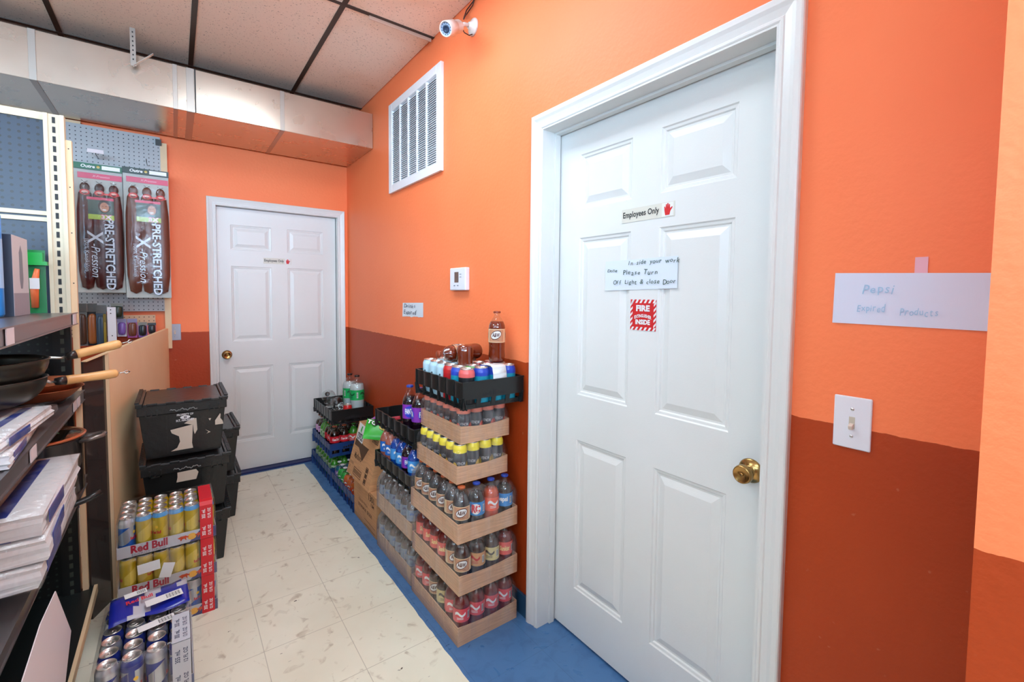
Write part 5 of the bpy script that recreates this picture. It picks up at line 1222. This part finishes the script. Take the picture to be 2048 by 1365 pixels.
# ------------------------------------------------------------------ totes
def tote():
    e = empty('storage_tote'); e['category'] = 'tote'
    a, b, h = .172, .190, .262; a1, b1 = .150, .168; t = .004
    mb = MB(); n = 6; vs = []
    for (x, y, z) in ((a1, b1, .0), (a1 + .002, b1 + .002, .01), (a, b, h - .045), (a + .008, b + .008, h - .044), (a + .008, b + .008, h)):
        vs += [(-x, -y, z), (x, -y, z), (x, y, z), (-x, y, z)]
    mb.add(vs, [(k * 4 + i, k * 4 + (i + 1) % 4, (k + 1) * 4 + (i + 1) % 4, (k + 1) * 4 + i) for k in range(4) for i in range(4)] + [(3, 2, 1, 0)])
    mb.box(-a + .004, a - .004, -b + .004, b - .004, h - .006, h - .001)
    mb.build('tote_body', M_TOTE, e, .003)
    r = MB()
    # ribs and recessed panels on the near face, hinge pockets
    for x in (-.072, .062): r.add([(x - .004, -b1 - .004, .012), (x + .004, -b1 - .004, .012), (x + .004, -b - .003, h - .05), (x - .004, -b - .003, h - .05), (x - .004, -b1 + .004, .012), (x + .004, -b1 + .004, .012), (x + .004, -b + .004, h - .05), (x - .004, -b + .004, h - .05)], [(0, 1, 2, 3), (0, 3, 7, 4), (1, 5, 6, 2)])
    r.build('moulded_ribs', M_TOTE, e)
    for s_ in (-1, 1):
        r = MB(); cx = s_ * .125; r.box(cx - .024, cx + .024, -b - .014, -b - .006, h - .052, h - .045); r.box(cx - .024, cx - .018, -b - .014, -b - .006, h - .052, h - .018); r.box(cx + .018, cx + .024, -b - .014, -b - .006, h - .052, h - .018); r.box(cx - .003, cx + .003, -b - .013, -b - .006, h - .052, h - .03); r.build('hinge_pocket', M_TOTE, e)
    g_ = MB(); pts = [(-.055 + .11 * k / 22, -b - .0095, h - .030 + .004 * math.sin(k * .8) + .003 * math.sin(k * 2.1)) for k in range(23)]; g_.tube(pts, .0022, 6); g_.build('moulded_ridge', mat('worn_edge_grey', (120, 122, 120), .3), e)
    ld = MB(); ld.box(-a - .008, a + .008, -b - .008, b + .008, h, h + .005)
    ld.box(-a + .016, a - .016, -b - .010, b + .010, h + .005, h + .010); ld.box(-a - .012, -a + .014, -b - .012, b + .012, h - .004, h + .016); ld.box(a - .014, a + .012, -b - .012, b + .012, h - .004, h + .016)
    for k in range(5):
        x = -a + .03 + k * .072; ld.box(x, x + .040, -b - .013, -b + .004, h + .004, h + .014); ld.box(x, x + .040, b - .004, b + .013, h + .004, h + .014)
    lid = ld.build('lid', M_TOTE, e, .002)
    for s_ in (-1, 1):
        th_ = MB()
        for k in range(24):
            y = -b - .004 + k * .0165; th_.box(s_ * (a + .006) - .008, s_ * (a + .006) + .008, y, y + .009, h + .016, h + .023)
        th_.build('hinge_teeth', M_TOTE, lid)
    return e
T = tote()
a_ = place(T, (-1.168, -1.045, .5835), .0, 'black lidded tote topping the near tote stack, torn labels on front', 'black totes'); pass
b_ = place(T, (-1.162, -1.050, .2915), .01, 'black lidded tote in the middle of the near stack behind yellow cans', 'black totes')
c_ = place(T, (-1.166, -1.050, 0.), .0, 'black lidded tote at the bottom of the near tote stack', 'black totes')
d_ = place(T, (-1.075, -.565, .2915), .02, 'black lidded tote on top of the rear pair by the far door', 'black totes')
e_ = place(T, (-1.070, -.560, 0.), 0, 'black lidded tote at the bottom of the rear pair by the far door', 'black totes')
M_TORN = mat('torn_label_paper', (206, 190, 172), .8)
def fr(x, z): return (x, -.1755 - .0225 * (z / .218) - .0012, z)
def onface(mb, pts, mi=0):
    mb.add([fr(x, z) for x, z in pts], [tuple(range(len(pts)))], mi)
mb = MB(); onface(mb, [(-.055, .135), (.035, .150), (.034, .125), (.030, .055), (.034, .028), (-.055, .026), (-.030, .040), (-.018, .070), (-.022, .098), (-.050, .118)]); onface(mb, [(.0, .160), (.030, .180), (.050, .180), (.053, .120), (.042, .098), (.038, .115), (.036, .148)])
onface(mb, [(.128, .155), (.150, .190), (.152, .182), (.150, .165), (.160, .150), (.164, .132), (.128, .132)]); onface(mb, [(.085, .115), (.108, .098), (.090, .092), (.100, .100)]); onface(mb, [(.100, .170), (.112, .170), (.106, .158)])
tl = mb.build('torn_label', M_TORN, a_); tl['label'] = 'torn paper labels'
mb = MB(); mb.text('PROPERTY OF', .014, (.005, -.1995, .206), X_, Z_, 0, width=.066, bold=.02); mb.text('H.T. HACKNEY', .015, (.005, -.1970, .178), X_, Z_, 0, width=.072, bold=.03)
mb.lathe([(.012, 0), (.0005, .0001)], 16, 0, Matrix.Translation((.005, -.1980, .192)) @ Matrix.Scale(1.7, 4, X_) @ Matrix.Rotation(PI / 2, 4, 'X') @ Matrix.Scale(.7, 4, (0, 1, 0))); mb.text('H', .014, (.005, -.1990, .192), X_, Z_, 1, bold=.06); mb.build('lettering', [M_PAPER, M_BLACKINK], a_)
mb = MB(); onface(mb, [(-.040, .215), (.035, .217), (.045, .200), (.035, .165), (-.045, .165), (-.04, .19)]); mb.build('torn_label', M_TORN, b_)

# ------------------------------------------------------------------ energy drink stacks
M_STRIP = C('tray_strip_grey', (196, 196, 202)); M_BLUEPR = C('tray_print_blue', (60, 66, 120)); M_SUN = C('sun_yellow', (244, 180, 60)); M_BULL = C('bull_red', (206, 76, 36)); M_RBAND = C('band_red', (208, 26, 40)); M_RBR = C('name_red', (176, 38, 58))
def bull(mb, cx, cz, s, flip, y, mi):
    pts = [(-.55, .18), (-.30, .32), (.05, .30), (.28, .34), (.42, .20), (.58, .16), (.62, .0), (.48, -.04), (.38, .02), (.30, -.10), (.36, -.30), (.26, -.32), (.14, -.08), (-.12, -.10), (-.25, -.32), (-.36, -.30), (-.34, -.08), (-.52, .0), (-.68, .22)]
    pts = [(p[0] * s * flip, p[1] * s) for p in pts]
    if flip < 0: pts.reverse()
    mb.poly(pts, .0004, (cx, y, cz), X_, Z_, mi)
def rbtray(loc, Wd, L, z0, z1, fh, label, band, rz=0., nx=6):
    e = empty('energy_drink_tray', loc, rz, label, 'drink tray', 'energy drink trays'); a, b = Wd / 2, L / 2; t = .0025
    mb = MB(); mb.box(-a, a, -b, b, 0, t); mb.box(-a, a, -b, -b + t, t, z1); mb.box(-a, a, b - t, b, t, z1); mb.box(-a, -a + t, -b + t, b - t, t, z1); mb.box(a - t, a, -b + t, b - t, t, z1); mb.build('cardboard_tray', M_STRIP, e)
    mb = MB(); y = -b - .0004; m_ = (z0 + z1) / 2; hh_ = z1 - z0
    mb.text('Red Bull', hh_ * .92, (-a * .38, y, m_ + hh_ * .12), X_, Z_, 0, width=Wd * .36, bold=.04, off=.0002); mb.text('ENERGY DRINK', hh_ * .24, (-a * .38, y, m_ - hh_ * .36), X_, Z_, 1, width=Wd * .34, off=.0002)
    mb.add([(a * .42, y - .0002, z0), (a, y - .0002, z0), (a, y - .0002, z1), (a * .68, y - .0002, z1)], [(0, 1, 2, 3)], 2)
    mb.add([(a * .48 + .016 * math.cos(k * PI / 8), y - .0004, m_ + .014 * math.sin(k * PI / 8)) for k in range(16)], [tuple(range(16))], 3)
    bull(mb, a * .30, m_, .030, 1, y - .0006, 4); bull(mb, a * .66, m_, .030, -1, y - .0006, 4)
    mb.box(a + .0002, a + .0006, -b, b, z0, z1, 2)
    mb.build('tray_print', [M_RBR, C('name_grey', (130, 120, 136)), M_BLUEPR, M_SUN, M_BULL], e)
    f = MB(); k = 8; rings = []
    for (ins, z) in ((-.002, z0), (-.002, z1), (-.001, fh * .85), (.004, fh + .001), (.016, fh + .004)):
        A, B = a - ins, b - ins; r_ = []
        for (p, q) in (((-A, -B), (A, -B)), ((A, -B), (A, B)), ((A, B), (-A, B)), ((-A, B), (-A, -B))):
            for i in range(k): u = i / k; r_.append((p[0] + (q[0] - p[0]) * u, p[1] + (q[1] - p[1]) * u, z + (.002 * math.sin(i * 2.3) if z > z1 else 0)))
        rings.append(r_)
    m4 = 4 * k; f.add([p for r_ in rings for p in r_], [(j * m4 + i, j * m4 + (i + 1) % m4, (j + 1) * m4 + (i + 1) % m4, (j + 1) * m4 + i) for j in range(len(rings) - 1) for i in range(m4)], 0, True); f.build('shrink_film', M_FILM, e)
    if band:
        mb = MB(); x0, x1 = a - .056, a - .010; yb = -b - .0045
        pr = [(yb, 0), (yb, fh - .012), (yb + .010, fh + .002), (yb + .03, fh + .006), (b - .03, fh + .006)] if band == 2 else [(yb, 0), (yb, fh + .006)]
        for (p, q) in zip(pr, pr[1:]):
            mb.add([(x0, p[0], p[1]), (x1, p[0], p[1]), (x1, q[0], q[1]), (x0, q[0], q[1])], [(0, 1, 2, 3)], 0, False)
        for k in range(2):
            z = .035 + k * .075
            mb.text('355 mL', .017, ((x0 + x1) / 2 - .010, yb, z), Z_, (-1, 0, 0), 1, width=.040, off=.0006, bold=.02); mb.text('12 FL OZ', .015, ((x0 + x1) / 2 + .010, yb, z), Z_, (-1, 0, 0), 1, width=.044, off=.0006, bold=.02)
        bo = mb.build('printed_band', [M_RBAND, INKW], e); sd = bo.modifiers.new('thick', 'SOLIDIFY'); sd.thickness = .0006
    return e
AX, AY, AW, AL = -1.234, -1.545, .328, .224
for k in range(3):
    rbtray((AX, AY, .165 * k), AW, AL, .0, .046, .158, 'energy drink tray of the near left stack, %s' % ['on the floor with blue cans', 'second up with yellow cans', 'topmost with yellow and blue cans'][k], 2 if k == 2 else 1)
    for j in range(4):
        for i in range(6):
            if k < 2 and j > 0 and i < 5: continue
            if k == 0 and i < 4: continue
            kd = 'blu' if (k == 0 or (i == 0 and k == 2) or (k == 2 and (i, j) in ((3, 2), (4, 2)))) else ('yel' if (k == 2 and j == 0) else 'yelg')
            wn = {'blu': 'blue energy can', 'yel': 'yellow energy can with blue rim', 'yelg': 'yellow energy can'}[kd]
            place(K[kd], (AX - AW / 2 + .004 + (AW - .008) * (i + .5) / 6, AY - AL / 2 + .003 + (AL - .006) * (j + .5) / 4, .165 * k + .003), random.uniform(0, 6.28), '%s, %s tray of banded stack, %s row, %s from left' % (wn, ['floor', 'middle', 'top'][k], ['front', 'second', 'third', 'back'][j], ORD[i]), 'cans in the banded energy drink stack')
mb = MB()
mb.box(-.036, .036, -.001, 0, -.020, .020); o = mb.build('paper_slip', M_PAPER); o.location = (-1.300, AY - AL / 2 - .006, .272); o.rotation_euler = (0, -.05, 0); tag(o, 'left white paper slip stuck over the yellow cans in the middle tray', 'paper slip', 'white slips on the cans')
mb = MB(); mb.box(-.020, .020, -.001, 0, -.030, .030); o = mb.build('paper_slip', M_PAPER); o.location = (-1.242, AY - AL / 2 - .007, .240); o.rotation_euler = (0, .3, 0); tag(o, 'right white paper slip hanging over the second tray strip', 'paper slip', 'white slips on the cans')
# nearer stack
BX, BY, BW, BL = -1.288, -2.145, .236, .340
for k in range(2):
    rbtray((BX, BY, .166 * k), BW, BL, .0, .046, .158, 'energy drink tray of the silver can stack at the bottom edge, %s' % ['on the floor', 'upper one'][k], 0)
    for j in range(6):
        for i in range(4):
            if k == 0 and (j > 0 and i < 3): continue
            kd = 'nav' if (i + j) % 2 else 'navb'
            place(K[kd], (BX - BW / 2 + .005 + (BW - .010) * (i + .5) / 4, BY - BL / 2 + .004 + (BL - .008) * (j + .5) / 6, .166 * k + .003), random.uniform(-.6, .6) + PI * 1.5 - (1.2 if i % 2 else 0), '%s, %s tray of nearest stack, %s row from front, %s from left' % ({'nav': 'silver energy can', 'navb': 'navy energy can'}[kd], ['floor', 'upper'][k], ORD[j], ORD[i]), 'cans in the nearest energy drink stack')
e = empty('printed_film_wrap', (-1.275, -2.035, .327), .05, 'blue and silver printed film wrap over the back of the silver cans', 'film wrap')
mb = MB(); n = 14; vs = []
rnd = random.Random(4)
for i in range(n + 1):
    for j in range(9):
        u, v = i / n, j / 8; z = .004 + .012 * math.sin(PI * v) * (.6 + .4 * math.sin(u * 9)) + rnd.uniform(-.001, .0015); vs.append((-.112 + .210 * u, -.085 + .165 * v + .008 * math.sin(u * 7), z))
fs = [(i * 9 + j, (i + 1) * 9 + j, (i + 1) * 9 + j + 1, i * 9 + j + 1) for i in range(n) for j in range(8)]
mb.add(vs, fs, 0, True)
for q in range(len(fs)):
    i, j = divmod(q, 8)
    if (3 <= i - j * .35 < 6): mb.m[q] = 1
    if (10 <= i - j * .3 < 14 and j > 4): mb.m[q] = 1
o = mb.build('film', [C('film_navy', (28, 40, 150), .25), C('film_silver', (186, 186, 196), .25)], e); o.modifiers.new('t', 'SOLIDIFY').thickness = .001
def barcode(mb, O, U, V, w_, h_):
    mb.poly([(-w_ / 2, -h_ / 2), (w_ / 2, -h_ / 2), (w_ / 2, h_ / 2), (-w_ / 2, h_ / 2)], .0006, O, U, V, 0)
    for k in range(14):
        x = w_ * (.06 + .028 * k); t = w_ * (.008 if k % 3 else .016); mb.poly([(x, -h_ * .3), (x + t, -h_ * .3), (x + t, h_ * .34), (x, h_ * .34)], .0003, Vector(O) + Vector(U).cross(Vector(V)) * .0007, U, V, 1)
mb = MB(); barcode(mb, (.030, -.040, .022), Vector((1, .12, 0)), Vector((-.12, 1, 0)), .100, .040); barcode(mb, (-.045, .050, .020), Vector((1, .12, 0)), Vector((-.12, 1, 0)), .060, .030); mb.build('barcode_label', [M_PAPER, M_BLACKINK], e)
mb = MB(); mb.text('Red Bull', .030, (-.035, .0, .0225), (1, .1, 0), (-.1, 1, 0), 0, width=.07, bold=.03); mb.build('film_print', M_RBAND, e)
mb = MB(); barcode(mb, (0, 0, 0), Vector((1, .2, 0)), Vector((-.2, 1, .0)), .095, .034); o = mb.build('barcode_slip', [M_PAPER, M_BLACKINK]); o.location = (-1.262, -2.165, .3232); tag(o, 'white barcode slip lying across the silver can lids', 'paper slip')
mb = MB(); yb = BY - BL / 2 - .004; mb.box(.0, .046, -.001, 0, 0, .165, 0); mb.box(.0, .046, -.001, .15, .164, .165, 0)
for k in range(2):
    mb.text('355 mL', .017, (.013, -.001, .04 + .08 * k), Z_, (-1, 0, 0), 1, width=.040, off=.0005, bold=.02); mb.text('12 FL OZ', .015, (.033, -.001, .04 + .08 * k), Z_, (-1, 0, 0), 1, width=.046, off=.0005, bold=.02)
    mb.text('355 mL', .017, (.013, .04 + .06 * k, .165), Y_, (-1, 0, 0), 1, width=.040, off=.0005, bold=.02); mb.text('12 FL OZ', .015, (.033, .04 + .06 * k, .165), Y_, (-1, 0, 0), 1, width=.046, off=.0005, bold=.02)
o = mb.build('printed_band', [C('band_silver', (190, 194, 202)), C('band_ink', (50, 60, 90))]); o.location = (-1.222, yb, .166); tag(o, 'pale grey printed band across the nearest silver cans', 'film band')
# unused kinds never stay behind
for d in (P, K):
    for o in d.values():
        if o.name not in USED:
            for c_ in list(o.children_recursive): bpy.data.objects.remove(c_)
            bpy.data.objects.remove(o)
